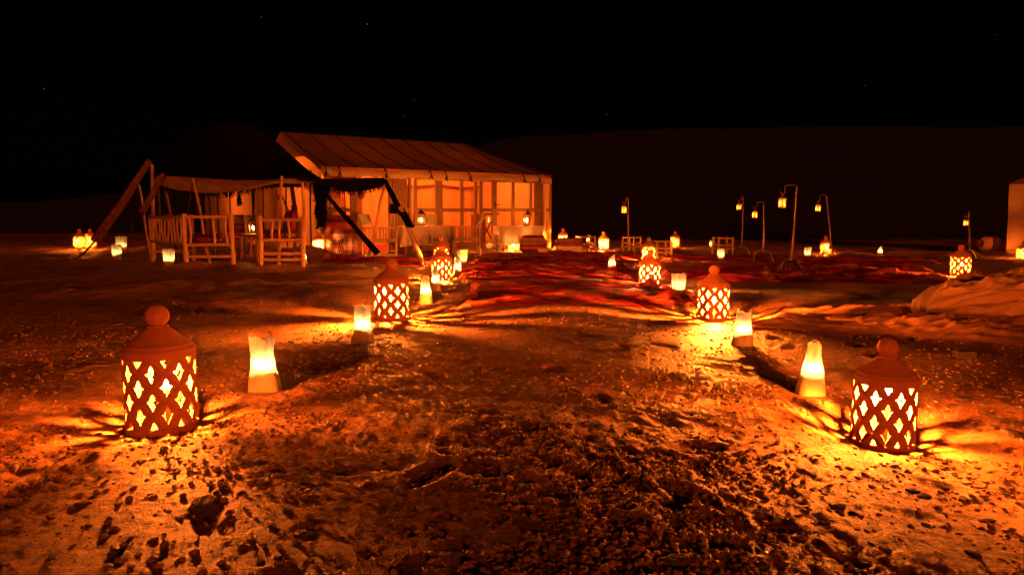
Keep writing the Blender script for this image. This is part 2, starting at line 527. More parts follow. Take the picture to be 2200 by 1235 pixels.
# ------------------------------------------------------------------ what stands on the sand (picture point of the base, height in picture points)
LANT = [  # px, base, height, label, bulb offset, pale, turn
    (352, 940, 283, 'large terracotta lantern at the front left, biggest of all the lanterns', (.045, -.03, .225), 0, .15),
    (1893, 975, 248, 'terracotta lantern at the front right with its bulb glaring under the cap', (-.02, -.06, .27), 0, .5),
    (842, 690, 134, 'terracotta lantern second in the left row, beside a crumpled paper bag light', (-.06, -.08, .235), 0, .33),
    (1531, 690, 120, 'terracotta lantern second in the right row, behind the torn paper bag light', (-.03, -.09, .226), 0, .1),
    (949, 605, 79, 'terracotta lantern third in the left row, behind two overlapping paper bag lights', (.0, -.05, .2), 0, .6),
    (1395, 617, 79, 'terracotta lantern third in the right row, next to the flipped rug corner', (.05, -.07, .22), 1, .25),
    (949, 569, 61, 'terracotta lantern fourth in the left row, its lower half hidden by another lantern', (.0, -.02, .2), 0, .0),
    (1393, 561, 51, 'terracotta lantern fourth in the right row, its lower part hidden by another lantern', (-.05, -.07, .18), 0, .4),
    (1104, 541, 41, 'small far terracotta lantern in front of the right tablecloth', (.0, -.08, .2), 1, .2),
    (1297, 537, 39, 'far terracotta lantern with pale light between the two stools', (-.04, -.08, .2), 1, .7),
    (1450, 532, 35, 'far terracotta lantern just behind the stool, reddish cap against the dark', (.0, .0, .2), 0, .3),
    (1773, 546, 39, 'far terracotta lantern at the foot of a hook stand', (.03, -.05, .2), 0, .1),
    (2062, 593, 67, 'terracotta lantern beside the heap of crumpled canvas on the right', (-.05, -.07, .2), 0, .5),
    (172, 535, 43, 'far left terracotta lantern, left one of the pair outside the strap', (-.03, -.06, .22), 0, .2),
    (195, 533, 41, 'far left terracotta lantern, right one of the pair outside the strap', (-.02, -.05, .22), 0, .55),
    (2197, 560, 42, 'terracotta lantern cut off by the right picture edge by the canvas wall', (.0, -.05, .2), 0, .3),
]
LSC = []
for px, b, h, *_ in LANT:
    rb, rt_ = ray(px, b), ray(px, b - h)
    sb, st = -rb[2] / rb[1], -rt_[2] / rt_[1]
    if h < 60:          # far ones: trust the lie of the sand as well
        g = gp(px, b, base=True)
        d = .5 * ((.535 + .155 * sb) / (sb - st)) + .5 * (g[1] + .155)
    else:
        d = (.535 + (.142 if h > 200 else .155) * sb) / (sb - st)
    p = np.array([rb[0] / rb[1] * d, d, CAMH - (d - (.142 if h > 200 else .155)) * sb])
    LSC.append((CAMH - d * st - p[2]) / .535)
    FLAT.append((p[0], p[1], .30, p[2]))
BAGS = [  # px, base, top, kind, label
    (570, 838, 715, 'A', 'paper bag light with pinched waist beside the big front left lantern'),
    (1740, 846, 730, 'N', 'tall narrow-necked paper bag light beside the front right lantern'),
    (778, 735, 652, 'A', 'crumpled paper bag light in front of the second left lantern'),
    (1595, 742, 660, 'T', 'torn paper bag light with two ears in front of the second right lantern'),
    (915, 653, 592, 'N', 'front one of the two overlapping paper bag lights, nearest the camera'),
    (936, 624, 577, 'N', 'paper bag light right behind another, overlapping the third left lantern'),
    (983, 594, 552, 'N', 'slim paper bag light at the right side of the third left lantern'),
    (993, 571, 536, 'C', 'square paper bag light behind the slim one, by the rug edge'),
    (1315, 583, 547, 'S', 'paper bag light with slanted top standing on the red rugs'),
    (1457, 634, 587, 'C', 'cup-shaped paper bag light between the two right row lanterns'),
    (1548, 558, 534, 'C', 'small paper bag light in front of the rightmost stool'),
    (1529, 532, 517, 'C', 'tiny far paper bag light just left of the rightmost stool'),
    (1735, 553, 531, 'C', 'dull wide paper bag light between the hook stands'),
    (1891, 550, 529, 'S', 'far paper bag light with slanted top alone on the right sand'),
    (1263, 525, 505, 'N', 'far paper bag light seen through the legs of the leftmost stool'),
    (252, 556, 525, 'C', 'front paper bag light of the pair left of the dark tent'),
    (262, 541, 508, 'C', 'rear paper bag light of the pair left of the dark tent'),
    (363, 571, 535, 'C', 'cup-shaped paper bag light in front of the dark tent poles'),
    (653, 567, 538, 'N', 'paper bag light behind the guy rope by the right timber sofa'),
]
for px, b, t, *_ in BAGS[:4]:
    p = gp(px, b, base=True)
    FLAT.append((p[0], p[1], .15, p[2]))

# two far lanterns stand on little sand mounds
MOUND = []
for px, py, Y, up in ((1209, 520, 20.5, .17), (684, 515, 16.0, .09)):
    q = at(px, py, Y)
    q[2] = float(terr_base(np.array([q[0]]), np.array([q[1]]))[0]) + up
    FLAT.append((q[0], q[1], .38, q[2])); MOUND.append(q)

# ------------------------------------------------------------------ ground
def build_ground():
    fine = np.linspace(-math.radians(50), math.radians(50), 660)
    rest = np.linspace(math.radians(50), math.radians(310), 60)[1:-1]
    ang = np.concatenate([fine, rest])
    rad = np.concatenate([np.geomspace(.75, 34, 690), np.geomspace(36, 900, 26)])
    A, R = np.meshgrid(ang, rad)
    X, Y = R * np.sin(A), R * np.cos(A)
    wgt = 1 - smooth(30, 60, R)
    Z = terr(X, Y) * wgt + (1 - wgt) * (-.1)
    nr, nc = X.shape
    V = np.stack([X, Y, Z], -1).reshape(-1, 3)
    V = np.vstack([V, [[0, 0, zt(0, 0)]]])
    i, j = np.meshgrid(np.arange(nr - 1), np.arange(nc), indexing='ij')
    j2 = (j + 1) % nc
    Q = np.stack([i * nc + j, i * nc + j2, (i + 1) * nc + j2, (i + 1) * nc + j], -1).reshape(-1, 4)[:, ::-1]
    j = np.arange(nc)
    T = np.stack([np.full(nc, nr * nc), (j + 1) % nc, j], -1)
    me = bpy.data.meshes.new('desert_ground')
    me.vertices.add(len(V)); me.vertices.foreach_set('co', V.astype(np.float32).ravel())
    nl = Q.size + T.size
    me.loops.add(nl)
    me.loops.foreach_set('vertex_index', np.concatenate([Q.ravel(), T.ravel()]).astype(np.int32))
    me.polygons.add(len(Q) + len(T))
    me.polygons.foreach_set('loop_start', np.concatenate([np.arange(len(Q)) * 4, Q.size + np.arange(len(T)) * 3]).astype(np.int32))
    me.update(calc_edges=True)
    me.validate()
    me.shade_smooth()
    me.materials.append(M['sand'])
    o = bpy.data.objects.new('desert_ground', me)
    col.objects.link(o)
    o['kind'] = 'structure'
build_ground()

def build_dune():
    u = np.linspace(-1, 1, 160); v = np.linspace(0, 1, 70) ** 1.6
    U, V = np.meshgrid(u, v)
    X = 25 + U * 170
    Y = 31 + 13 * (1 - smooth(-14, 2, X)) + V * 120 + 2.5 * gn(U * 6.2, V * 0 + .3, 31)
    prof = np.sin(np.clip(V * 1.25, 0, 1) * math.pi / 2) ** 1.3
    H = 1.35 + (14.5 + 2.5 * gn(U * 2.6, V * 1.5, 32)) * smooth(-.75, -.05, U)  # low bank on the left is added to keep the far ground dark
    Z = -.35 + H * prof + .5 * gn(X / 14, Y / 14, 33) * smooth(0, .1, V) + .12 * gn(X / 2.5, Y / 2.5, 34)
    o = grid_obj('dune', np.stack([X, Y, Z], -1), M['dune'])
    o['kind'] = 'structure'
build_dune()

# ------------------------------------------------------------------ gravel and stones
def rock(mb, c, r, seed, flat=.45, ang=0.0, sub=0):
    rr = random.Random(seed)
    base = [(0, 0, 1), (.9, 0, .35), (.28, .85, .35), (-.72, .53, .35), (-.72, -.53, .35), (.28, -.85, .35),
            (.72, .53, -.35), (-.28, .85, -.35), (-.9, 0, -.35), (-.28, -.85, -.35), (.72, -.53, -.35), (0, 0, -1)]
    fs = [(0, 1, 2), (0, 2, 3), (0, 3, 4), (0, 4, 5), (0, 5, 1), (1, 6, 2), (2, 7, 3), (3, 8, 4), (4, 9, 5), (5, 10, 1),
          (2, 6, 7), (3, 7, 8), (4, 8, 9), (5, 9, 10), (1, 10, 6), (11, 7, 6), (11, 8, 7), (11, 9, 8), (11, 10, 9), (11, 6, 10)]
    el = rr.uniform(.55, 1.0)
    tx, ty = rr.uniform(-.35, .35), rr.uniform(-.35, .35)
    vs = []
    for x, y, z in base:
        k = rr.uniform(.7, 1.2)
        x, y, z = x * k * r, y * k * r * el, z * rr.uniform(.75, 1.1) * r * flat
        z += x * tx * .5 + y * ty * .5
        ca, sa = math.cos(ang), math.sin(ang)
        vs.append((c[0] + x * ca - y * sa, c[1] + x * sa + y * ca, c[2] + z))
    mb.add(vs, fs)

ICO_V = np.array([(0, 0, 1), (.9, 0, .35), (.28, .85, .35), (-.72, .53, .35), (-.72, -.53, .35), (.28, -.85, .35),
         (.72, .53, -.35), (-.28, .85, -.35), (-.9, 0, -.35), (-.28, -.85, -.35), (.72, -.53, -.35), (0, 0, -1)])
ICO_F = np.array([(0, 1, 2), (0, 2, 3), (0, 3, 4), (0, 4, 5), (0, 5, 1), (1, 6, 2), (2, 7, 3), (3, 8, 4), (4, 9, 5), (5, 10, 1),
         (2, 6, 7), (3, 7, 8), (4, 8, 9), (5, 9, 10), (1, 10, 6)])       # the hidden underside is left off
def build_gravel():
    n = 60000
    r = 1.2 + 7.0 * rng.random(n) ** 1.8
    a = np.radians(rng.uniform(-46, 46, n))
    X, Y = r * np.sin(a), r * np.cos(a)
    den = smooth(-.3, .45, gn(X / .8, Y / .7, 41) + .5 * gn(X / .22, Y / .22, 42))
    den = np.maximum(den, .16) * (1 - .6 * np.exp(-((X + .2) ** 2 / .9 + (Y - 4.2) ** 2 / 1.2)))
    keep = rng.random(n) < den
    X, Y = X[keep], Y[keep]
    for lx, ly, *_ in FLAT:
        k = (X - lx) ** 2 + (Y - ly) ** 2 > .155 ** 2
        X, Y = X[k], Y[k]
    Z = terr(X, Y)
    m = len(X)
    S = .003 + .015 * rng.random(m) ** 2.6
    flat = rng.uniform(.3, .75, m); el = rng.uniform(.5, 1, m); an = rng.uniform(0, 6.28, m)
    V = ICO_V[None] * rng.uniform(.65, 1.25, (m, 12, 1))
    V = V * (S[:, None] * np.stack([np.ones(m), el, flat], 1))[:, None, :]
    V[..., 2] += V[..., 0] * rng.uniform(-.35, .35, (m, 1)) + V[..., 1] * rng.uniform(-.35, .35, (m, 1))
    ca, sa = np.cos(an)[:, None], np.sin(an)[:, None]
    W = np.stack([V[..., 0] * ca - V[..., 1] * sa + X[:, None], V[..., 0] * sa + V[..., 1] * ca + Y[:, None], V[..., 2] + (Z + S * .15)[:, None]], -1)
    F = (ICO_F[None] + (np.arange(m) * 12)[:, None, None]).reshape(-1, 3)
    me = bpy.data.meshes.new('gravel')
    me.vertices.add(m * 12); me.vertices.foreach_set('co', W.astype(np.float32).ravel())
    me.loops.add(F.size); me.loops.foreach_set('vertex_index', F.astype(np.int32).ravel())
    me.polygons.add(len(F)); me.polygons.foreach_set('loop_start', (np.arange(len(F)) * 3).astype(np.int32))
    me.update(calc_edges=True); me.validate()
    me.materials.append(M['gravel'])
    o = bpy.data.objects.new('gravel', me); col.objects.link(o)
    tag(o, 'fine brown gravel and clods scattered over the foreground sand', 'gravel', kind='stuff')
build_gravel()

GREY_ST = [(2060, 826, 30), (2071, 857, 36), (2132, 836, 26), (2047, 872, 30), (2155, 852, 30), (2121, 888, 28), (2150, 905, 44),
           (2184, 872, 30), (2100, 925, 26), (2170, 932, 46), (2020, 842, 16), (2190, 912, 34), (2135, 918, 28), (2085, 838, 14), (2040, 800, 14),
           (2098, 905, 18), (2168, 888, 20), (2115, 868, 16), (2190, 842, 20)]
FORE_ST = [(1962, 1056, 30), (1985, 1068, 36), (2070, 1075, 34), (1800, 1092, 40), (1835, 1105, 26), (1365, 1027, 34), (1130, 1052, 44),
           (1120, 1090, 30), (1215, 1075, 24), (180, 1085, 40), (440, 1085, 80), (615, 1098, 34), (190, 1130, 20), (245, 1190, 34), (660, 1150, 46),
           (585, 1130, 22), (1455, 1205, 70), (1640, 1215, 40), (1020, 1050, 26), (1545, 1110, 22), (1990, 1130, 30), (2050, 1020, 24),
           (560, 995, 34), (790, 1042, 28), (700, 1020, 24), (1170, 1000, 30), (1065, 962, 26), (1480, 952, 22), (930, 1125, 26), (1300, 1120, 22),
           (870, 1200, 36), (330, 1160, 24), (1900, 1180, 30), (2120, 1120, 36), (2160, 1060, 28), (2090, 1190, 40), (1720, 1150, 22),
           (480, 918, 22), (460, 832, 18), (250, 742, 10), (522, 683, 12), (1700, 835, 10), (60, 1010, 26), (110, 1200, 30), (520, 1060, 22), (1250, 1180, 24), (985, 1190, 30), (1610, 1050, 22), (1400, 1080, 18)]
def slab(mb, seed):
    """a split slate: irregular outline, chipped rim, tilted top"""
    rr = random.Random(seed)
    n = rr.randint(8, 10)
    el, th = rr.uniform(.5, .85), rr.uniform(.22, .42)
    an = [2 * math.pi * (i + rr.uniform(-.3, .3)) / n for i in range(n)]
    R0 = [rr.uniform(.72, 1.08) for _ in range(n)]
    tx, ty = rr.uniform(-.12, .12), rr.uniform(-.12, .12)
    vs, fs_ = [], []
    for k, z in ((.92, -.35), (1.0, .25), (.93, .75), (.70, 1.0), (.35, 1.03)):
        for i in range(n):
            x, y = R0[i] * k * math.cos(an[i]) * rr.uniform(.95, 1.05), R0[i] * k * el * math.sin(an[i]) * rr.uniform(.95, 1.05)
            vs.append((x, y, th * (z + rr.uniform(-.10, .10)) + x * tx + y * ty))
    for q in range(4):
        for i in range(n):
            fs_.append((q * n + i, q * n + (i + 1) % n, (q + 1) * n + (i + 1) % n, (q + 1) * n + i))
    fs_.append(tuple(range(4 * n, 5 * n)))
    mb.add(vs, fs_)
def build_stones():
    tmpl = []
    for k in range(9):
        mb = MB(); slab(mb, 900 + k)
        me = mb.mesh('stone', (0, 0, 0), False); me.materials.append(M['stone']); tmpl.append(me)
    ORD = ['first', 'second', 'third', 'fourth', 'fifth', 'sixth', 'seventh', 'eighth', 'ninth', 'tenth']
    def put(lst, where, kind, group):
        cells = {}
        for q in lst: cells.setdefault(where(*q), []).append(q)
        for cell, qs in cells.items():
            qs.sort()
            for i, (px, py, w) in enumerate(qs):
                p = gp(px, py)
                r = w / FPX * p[1] * .55
                o = bpy.data.objects.new('stone', random.choice(tmpl))
                col.objects.link(o)
                o.location = (p[0], p[1], p[2] + r * .02)
                o.rotation_euler = (random.uniform(-.15, .15), random.uniform(-.15, .15), random.uniform(0, 6.28))
                o.scale = (r, r, r * random.uniform(.6, 1.1))
                tag(o, f'{kind} {cell}' + (f', {ORD[i]} from the left' if len(qs) > 1 else ''), 'stone', group)
    def where_fore(px, py, w):
        c = ['at the far left', 'at the left', 'left of centre', 'at the centre', 'right of centre', 'at the right', 'at the far right'][min(6, int(px / 315))]
        rw = 'bottom edge gravel' if py > 1140 else 'lower foreground' if py > 1060 else 'foreground' if py > 930 else 'rear sand'
        return f'in the {rw} {c}'
    put(GREY_ST, lambda px, py, w: 'of the right slate scatter, ' + ('upper part' if py < 845 else 'middle part' if py < 895 else 'lower part'), 'dark flat stone', 'slates scattered by the right edge')
    put(FORE_ST, where_fore, 'brown stone', 'stones strewn over the foreground')
    p = gp(2072, 768)
    mb = MB().box((p[0], p[1], p[2] + .022), (.135, .07, .052), .1, .96)
    own('brick', mb, M['stone'], 'small dark rectangular brick lying behind the front right lantern', 'brick')
build_stones()

# ------------------------------------------------------------------ terracotta lanterns
LR = .155
def lattice_mesh():
    mb = MB()
    NC, HZ, Z0 = 8, .059, .027
    def pt(colc, k, a, b, r):
        ang = (colc + a * .5) * 2 * math.pi / NC
        return (r * math.cos(ang), r * math.sin(ang), Z0 + (k + b) * HZ)
    E4 = [0, .25, .5, .75]
    def edge(p, q): return [(p[0] + (q[0] - p[0]) * t, p[1] + (q[1] - p[1]) * t) for t in E4]
    holeR = [(0, .64), (.11, .45), (.19, .27), (.20, .13)]
    holeR2 = [(.45, .05), (.29, -.10), (.20, -.26), (.10, -.44)]
    full_B = edge((0, 1), (1, 0)) + edge((1, 0), (0, -1)) + edge((0, -1), (-1, 0)) + edge((-1, 0), (0, 1))
    full_P = holeR + holeR2 + [(0, -.66)] + [(-x, y) for x, y in holeR2[::-1]] + [(-x, y) for x, y in holeR[:0:-1]]
    half_B = edge((0, 1), (1, 0)) + edge((1, 0), (-1, 0)) + edge((-1, 0), (0, 1))
    half_P = [(0, .62), (.12, .43), (.20, .28), (.26, .16), (.32, .07), (.16, .07), (0, .07), (-.16, .07), (-.32, .07), (-.26, .16), (-.20, .28), (-.12, .43)]
    def cell(cc, k, B, P, flip=1):
        n = len(B)
        rings = []
        for t, r in ((0, LR + .0022), (.16, LR + .0022), (.22, LR - .0014), (.40, LR - .0014), (.46, LR - .0032), (1, LR - .0045)):
            rings.append([pt(cc, k, B[i][0] + (P[i][0] - B[i][0]) * t, flip * (B[i][1] + (P[i][1] - B[i][1]) * t), r) for i in range(n)])
        for t, r in ((1, LR - .019), (0, LR - .019)):
            rings.append([pt(cc, k, B[i][0] + (P[i][0] - B[i][0]) * t, flip * (B[i][1] + (P[i][1] - B[i][1]) * t), r) for i in range(n)])
        vs = [v for r in rings for v in r]
        fs = []
        for q in range(len(rings) - 1):
            for i in range(n):
                i2 = (i + 1) % n
                f = (q * n + i, q * n + i2, (q + 1) * n + i2, (q + 1) * n + i)
                fs.append(f[::-1] if flip > 0 else f)
        mb.add(vs, fs)
    for k in range(0, 6):
        for c in range(NC):
            cc = c + (.5 if k % 2 else 0)
            if k == 0: cell(cc, k, half_B, half_P, 1)
            elif k == 5: cell(cc, k, half_B, half_P, -1)
            else: cell(cc, k, full_B, full_P, 1)
    n = 48
    # base ring and top band
    for z0, z1, ro in ((0, .0275, LR + .004), (.3215, .347, LR + .001)):
        mb.lathe([(LR - .02, z0), (ro, z0 + .001), (ro + .001, (z0 + z1) / 2), (ro, z1 - .0005), (LR - .02, z1)], n)
    return mb.mesh('lattice_body', (0, 0, 0), True)

def cap_mesh():
    mb = MB()
    prof = [(LR - .03, .3455), (LR + .0015, .3460), (LR + .003, .352), (LR - .001, .357), (LR - .006, .3575), (LR - .006, .364), (LR - .012, .3655),
            (LR - .014, .372), (.126, .380), (.112, .389), (.096, .402), (.080, .416), (.064, .430), (.052, .4405), (.0445, .443)]
    mb.lathe(prof, 48)
    return mb.mesh('cap', (0, 0, 0), True)

def knob_mesh():
    mb = MB()
    prof = [(.043, .442), (.047, .4445), (.047, .4490), (.0435, .4510)]
    for t in np.linspace(-.93, 1.57, 16):
        prof.append((max(.0515 * math.cos(t), .0004) if t < 1.55 else .0004, .4915 + .0495 * math.sin(t)))
    mb.lathe(prof, 40)
    return mb.mesh('knob', (0, 0, 0), True)

def sphere_mb(c, r, n=16, m=10, sz=1.0):
    prof = [(max(r * math.sin(t), .0003), -r * math.cos(t) * sz) for t in np.linspace(0, math.pi, m)]
    return MB().lathe(prof, n, c)

ME = dict(lat=lattice_mesh(), cap=cap_mesh(), knob=knob_mesh())
for k in ME: ME[k].materials.append(M['clay'])

BULBS = {}
def bulb_mat(pale, power, rad):
    if (pale, power, rad) not in BULBS:
        BULBS[(pale, power, rad)] = glow('lantern_bulb', (1.0, .33, .06) if pale else (1.0, .178, .014), 112000 * power * (.022 / rad) ** 2)
    return BULBS[(pale, power, rad)]
POWER = [.25, .62, 1.15, 1.2, .55, .45, .35, .5, .22, .30, .30, .30, .45, .25, .25, .7]
def put_lantern(p, scale, label, boff, pale, turn, power=.28):
    t = thing('terracotta_lantern', label, 'lantern', p, turn * 1.57, 'terracotta lanterns on the sand', scale, (random.uniform(-.012, .012), random.uniform(-.012, .012)))
    obj('lattice_body', ME['lat'], None, t, False)
    c = obj('cap', ME['cap'], None, t, False)
    obj('knob', ME['knob'], None, c, False)
    a = -turn * 1.57
    bx, by = boff[0] * math.cos(a) - boff[1] * math.sin(a), boff[0] * math.sin(a) + boff[1] * math.cos(a)
    rad = .042 if boff[2] in (.225, .27) else .026
    b = obj('bulb', sphere_mb((bx, by, boff[2]), rad, 16, 10, 1.0), bulb_mat(pale, power, rad), t, False)
    # holder the bulb sits in
    obj('bulb_holder', MB().tube([(bx, by, .004), (bx, by, boff[2] - .045)], [.016, .011], 8), M['metal'], t, False)
    return t
for (px, b, h, label, boff, pale, turn), (fx, fy, fr, fz), pw, sc in zip(LANT, FLAT, POWER, LSC):
    lt_ = put_lantern((fx, fy, fz - .001), sc, label, boff, pale, turn, pw)
    if h > 200: lt_.scale = (sc * .93, sc * .93, sc)
# two that stand partly behind other things
put_lantern(MOUND[0], .93, 'far terracotta lantern showing only its top behind the patterned bench', (-.05, -.02, .26), 0, .4, .6)
put_lantern(MOUND[1], .86, 'terracotta lantern behind the sand mound at the tent corner', (.02, -.08, .22), 1, .1)

# ------------------------------------------------------------------ paper bag lights
def put_bag(px, b, tpx, kind, label, i):
    p = gp(px, b)
    hgt = (b - tpx) / FPX * p[1] * 1.0
    hgt = min(max(hgt, .22), .42)
    t = thing('paper_bag_light', label, 'bag light', (p[0], p[1], p[2] - .006), 0, 'paper bag lights along the path')
    rr = random.Random(50 + i)
    prof = {'A': [(0, .29), (.30, .25), (.42, .205), (.7, .19), (1, .20)],
            'N': [(0, .27), (.3, .215), (.6, .16), (.85, .12), (1, .125)],
            'T': [(0, .29), (.3, .24), (.45, .20), (.75, .19), (1, .19)],
            'C': [(0, .22), (.12, .25), (.35, .29), (.7, .31), (1, .32)],
            'S': [(0, .27), (.35, .24), (.6, .19), (.85, .17), (1, .18)]}[kind]
    zs, ws = [q[0] for q in prof], [q[1] for q in prof]
    fillh = {'A': .33, 'N': .36, 'T': .30, 'C': .30, 'S': .36}[kind]
    nseg, nrow = 32, 16
    ph = [rr.uniform(0, 6.28) for _ in range(6)]
    lean = rr.uniform(-.05, .05)
    def outline(z, r, inset=0.0):
        w = np.interp(z, zs, ws)
        dep = w * (.62 if kind in 'ATS' else .75)
        row = []
        for s in range(nseg + 1):
            a = 2 * math.pi * s / nseg
            ca, sa = math.cos(a), math.sin(a)
            k = 1 / (abs(ca) ** 3.2 + abs(sa) ** 3.2) ** (1 / 3.2)
            x, y = w * k * ca, dep * k * sa
            cr = z * (.022 * math.sin(3 * a + ph[0] + 4 * z) + .018 * math.sin(5 * a + ph[1]) + .013 * math.sin(9 * a + ph[2] - 6 * z))
            cr += .006 * math.sin(z * 17 + 4 * a + ph[4]) * z
            cr -= .035 * z * (math.exp(-((abs(ca) - 1) ** 2) / .004) if abs(ca) > .8 else 0)   # gusset fold
            x, y = (x + cr * ca) * (1 - inset), (y + cr * sa) * (1 - inset)
            zz = z
            if r >= nrow - 3:
                q = (r - (nrow - 4)) / 3
                j = .030 * math.sin(2 * a + ph[3]) + .022 * math.sin(5 * a + ph[4]) + .012 * math.sin(11 * a + ph[5])
                if kind == 'T': j += .16 * (abs(ca) ** 6) - .12
                if kind == 'S': j += .16 * ca - .1
                if kind == 'A': j += .045 * (1 if math.cos(a + 2.4) > .55 else 0) - .03
                zz += j * q
            row.append((p[0] + (x + lean * z) * hgt, p[1] + y * hgt, p[2] - .006 + zz * hgt))
        return row
    obj('paper_bag', MB().grid(np.array([outline(r / (nrow - 1), r) for r in range(nrow)])), M['paper'], t)
    # the sand that weighs the bag down
    lv = [.03, fillh * .35, fillh * .7, fillh]
    fr_rows = np.array([outline(z, 0, .012) for z in lv])
    fr_rows[-1, :, 2] += .010 * np.sin(np.linspace(0, 12.57, nseg + 1) + ph[0])
    mb = MB().grid(fr_rows)
    top = fr_rows[-1]; cpt = top.mean(0)
    mb.grid(np.array([top, (top + cpt) / 2, np.repeat(cpt[None], nseg + 1, 0)]))
    obj('sand_fill', mb, M['fillsand'], t)
    cz = p[2] + fillh * hgt
    cx = p[0] + lean * .4 * hgt
    obj('candle', MB().lathe([(.017, -.006), (.018, .022), (.016, .024), (.003, .023)], 12, (cx, p[1], cz)), M['wax'], t)
    obj('flame', MB().lathe([(.002, 0), (.0075, .008), (.0095, .017), (.007, .028), (.003, .038), (.0004, .045)], 10, (cx, p[1], cz + .024)), M['flame'], t)
for i, bg in enumerate(BAGS):
    put_bag(*bg, i)

# ------------------------------------------------------------------ rugs
def quad_pts(q, nu, nv):
    a, b, c, d = [np.array(v[:2]) for v in q]       # near-left, near-right, far-right, far-left
    u = np.linspace(0, 1, nu)[None, :, None]; v = np.linspace(0, 1, nv)[:, None, None]
    return (a * (1 - u) + b * u) * (1 - v) + (d * (1 - u) + c * u) * v

def put_rug(pxq, mat, label, seed, lift=.012, wr=.022, fringe=True, nu=100, nv=90):
    q = [gp(*p, base=True) for p in pxq]
    XY = quad_pts(q, nu, nv)
    X, Y = XY[..., 0], XY[..., 1]
    X = X + .10 * gn(X / .6, Y / .6, seed); Y = Y + .13 * gn(X / .5 + 7, Y / .6, seed + 1)
    ed = np.minimum(1, np.minimum(np.linspace(0, 1, nv), 1 - np.linspace(0, 1, nv)) * 9)[:, None]
    Z = terr_base(X, Y) + .006 + lift + ed * wr * (1 - np.abs(gn(X / .62, Y / .34, seed + 2)) * 2.2) * .9 + ed * wr * (.8 * gn(X / .30, Y / .15, seed + 3) + .55 * (1 - 2.2 * np.abs(gn(X / .45 + 3, Y / .085, seed + 5))))
    Z = np.maximum(Z, terr(X, Y) + .004 + lift * .4)
    P = np.stack([X, Y, Z], -1)
    base = (float(X.mean()), float(Y.mean()), float(Z.min()))
    t = thing('rug', label, 'rug', base, group='rugs laid over the sand')
    top = MB().grid(P)
    top.grid((P - [0, 0, .008])[:, ::-1])
    obj('rug_cloth', top, mat, t)
    if fringe:
        mb = MB()
        for side in (0, -1):
            for i in range(nv * 2):
                k = i / 2
                i0 = int(min(k, nv - 1))
                a = P[i0, side]
                dirv = P[i0, side] - P[i0, 1 if side == 0 else -2]
                dirv = dirv / (np.linalg.norm(dirv) + 1e-9)
                l = random.uniform(.05, .10)
                e = a + dirv * l + np.array([0, random.uniform(-.03, .03), 0])
                e[2] = zt(e[0], e[1]) + .006
                j = np.array([0, random.uniform(-.015, .015), 0])
                mb.tube([a - dirv * .03 + j, (a + e) / 2 + j + [0, 0, .008], e + j], .004, 4, False)
        tag(obj('fringe', mb, M['fringe'], t), kind='stuff')
    return t
put_rug([(1008, 664), (1480, 657), (1452, 613), (1022, 606)], M['rug_grey'], 'red and grey striped kilim rug nearest the camera between the lantern rows', 60, .012, .020)
put_rug([(1000, 603), (1372, 607), (1345, 573), (990, 573)], M['rug_red'], 'rumpled red rug right behind the nearest striped kilim', 64, .026, .034)
put_rug([(1012, 571), (1325, 571), (1262, 547), (1040, 547)], M['rug_dark'], 'dark red rug leading up to the chairs and tables', 68, .012, .03)
put_rug([(1425, 601), (1660, 608), (1640, 574), (1425, 571)], M['rug_red'], 'red rug behind the second lantern of the right row', 72, .014, .028)
put_rug([(1655, 606), (2035, 612), (1975, 572), (1640, 568)], M['rug_dark'], 'dark red rug spread around the hook stands on the right', 76, .012, .035)
put_rug([(1440, 565), (1720, 565), (1690, 550), (1420, 549)], M['rug_dark'], 'narrow dark rug in front of the rightmost stool', 80, .016, .03)
put_rug([(1725, 566), (2010, 566), (1940, 552), (1700, 551)], M['rug_red'], 'far red rug below the far right paper bag light', 84, .012, .03)
put_rug([(690, 563), (925, 577), (955, 549), (715, 546)], M['rug_dark'], 'dark red rug in front of the tent door poles', 88, .012, .03)
put_rug([(1100, 560), (1400, 566), (1360, 541), (1170, 540)], M['rug_red'], 'red rug between the far lanterns and the stools', 92, .028, .03)

def flap(px0, py0, w, h, mat, label, seed):
    """a small rug thrown in a heap with one corner standing up"""
    p = gp(px0, py0, base=True)
    s = p[1] / FPX
    W, D = w * s, w * s * .8
    u = np.linspace(0, 1, 34)[None, :]; v = np.linspace(0, 1, 26)[:, None]
    X = p[0] + W * (u - .5) + .05 * gn(u * 3, v * 3, seed) + 0 * v; Y = p[1] + D * v + .06 * gn(u * 3 + 5, v * 2, seed + 1)
    Z = terr_base(X, Y) + .035 + h * s * np.exp(-((u - .72) ** 2 / .06 + (v - .35) ** 2 / .08)) * (1 + .3 * gn(u * 5, v * 4, seed + 2)) + .025 * gn(u * 4, v * 7, seed + 3)
    P = np.stack([X, Y, Z], -1)
    mb = MB().grid(P); mb.grid((P - [0, 0, .008])[:, ::-1])
    own('small_rug', mb, mat, label, 'rug', 'rugs laid over the sand')
flap(1385, 622, 62, 17, M['rug_dark'], 'small rug with a flipped up corner beside the third right lantern', 120)
flap(1425, 648, 78, 20, M['rug_red'], 'crumpled small rug left of the cup-shaped paper bag light', 130)
flap(1905, 592, 70, 14, M['rug_red'], 'small ribbed rug folded over on the dark sand at the right', 140)

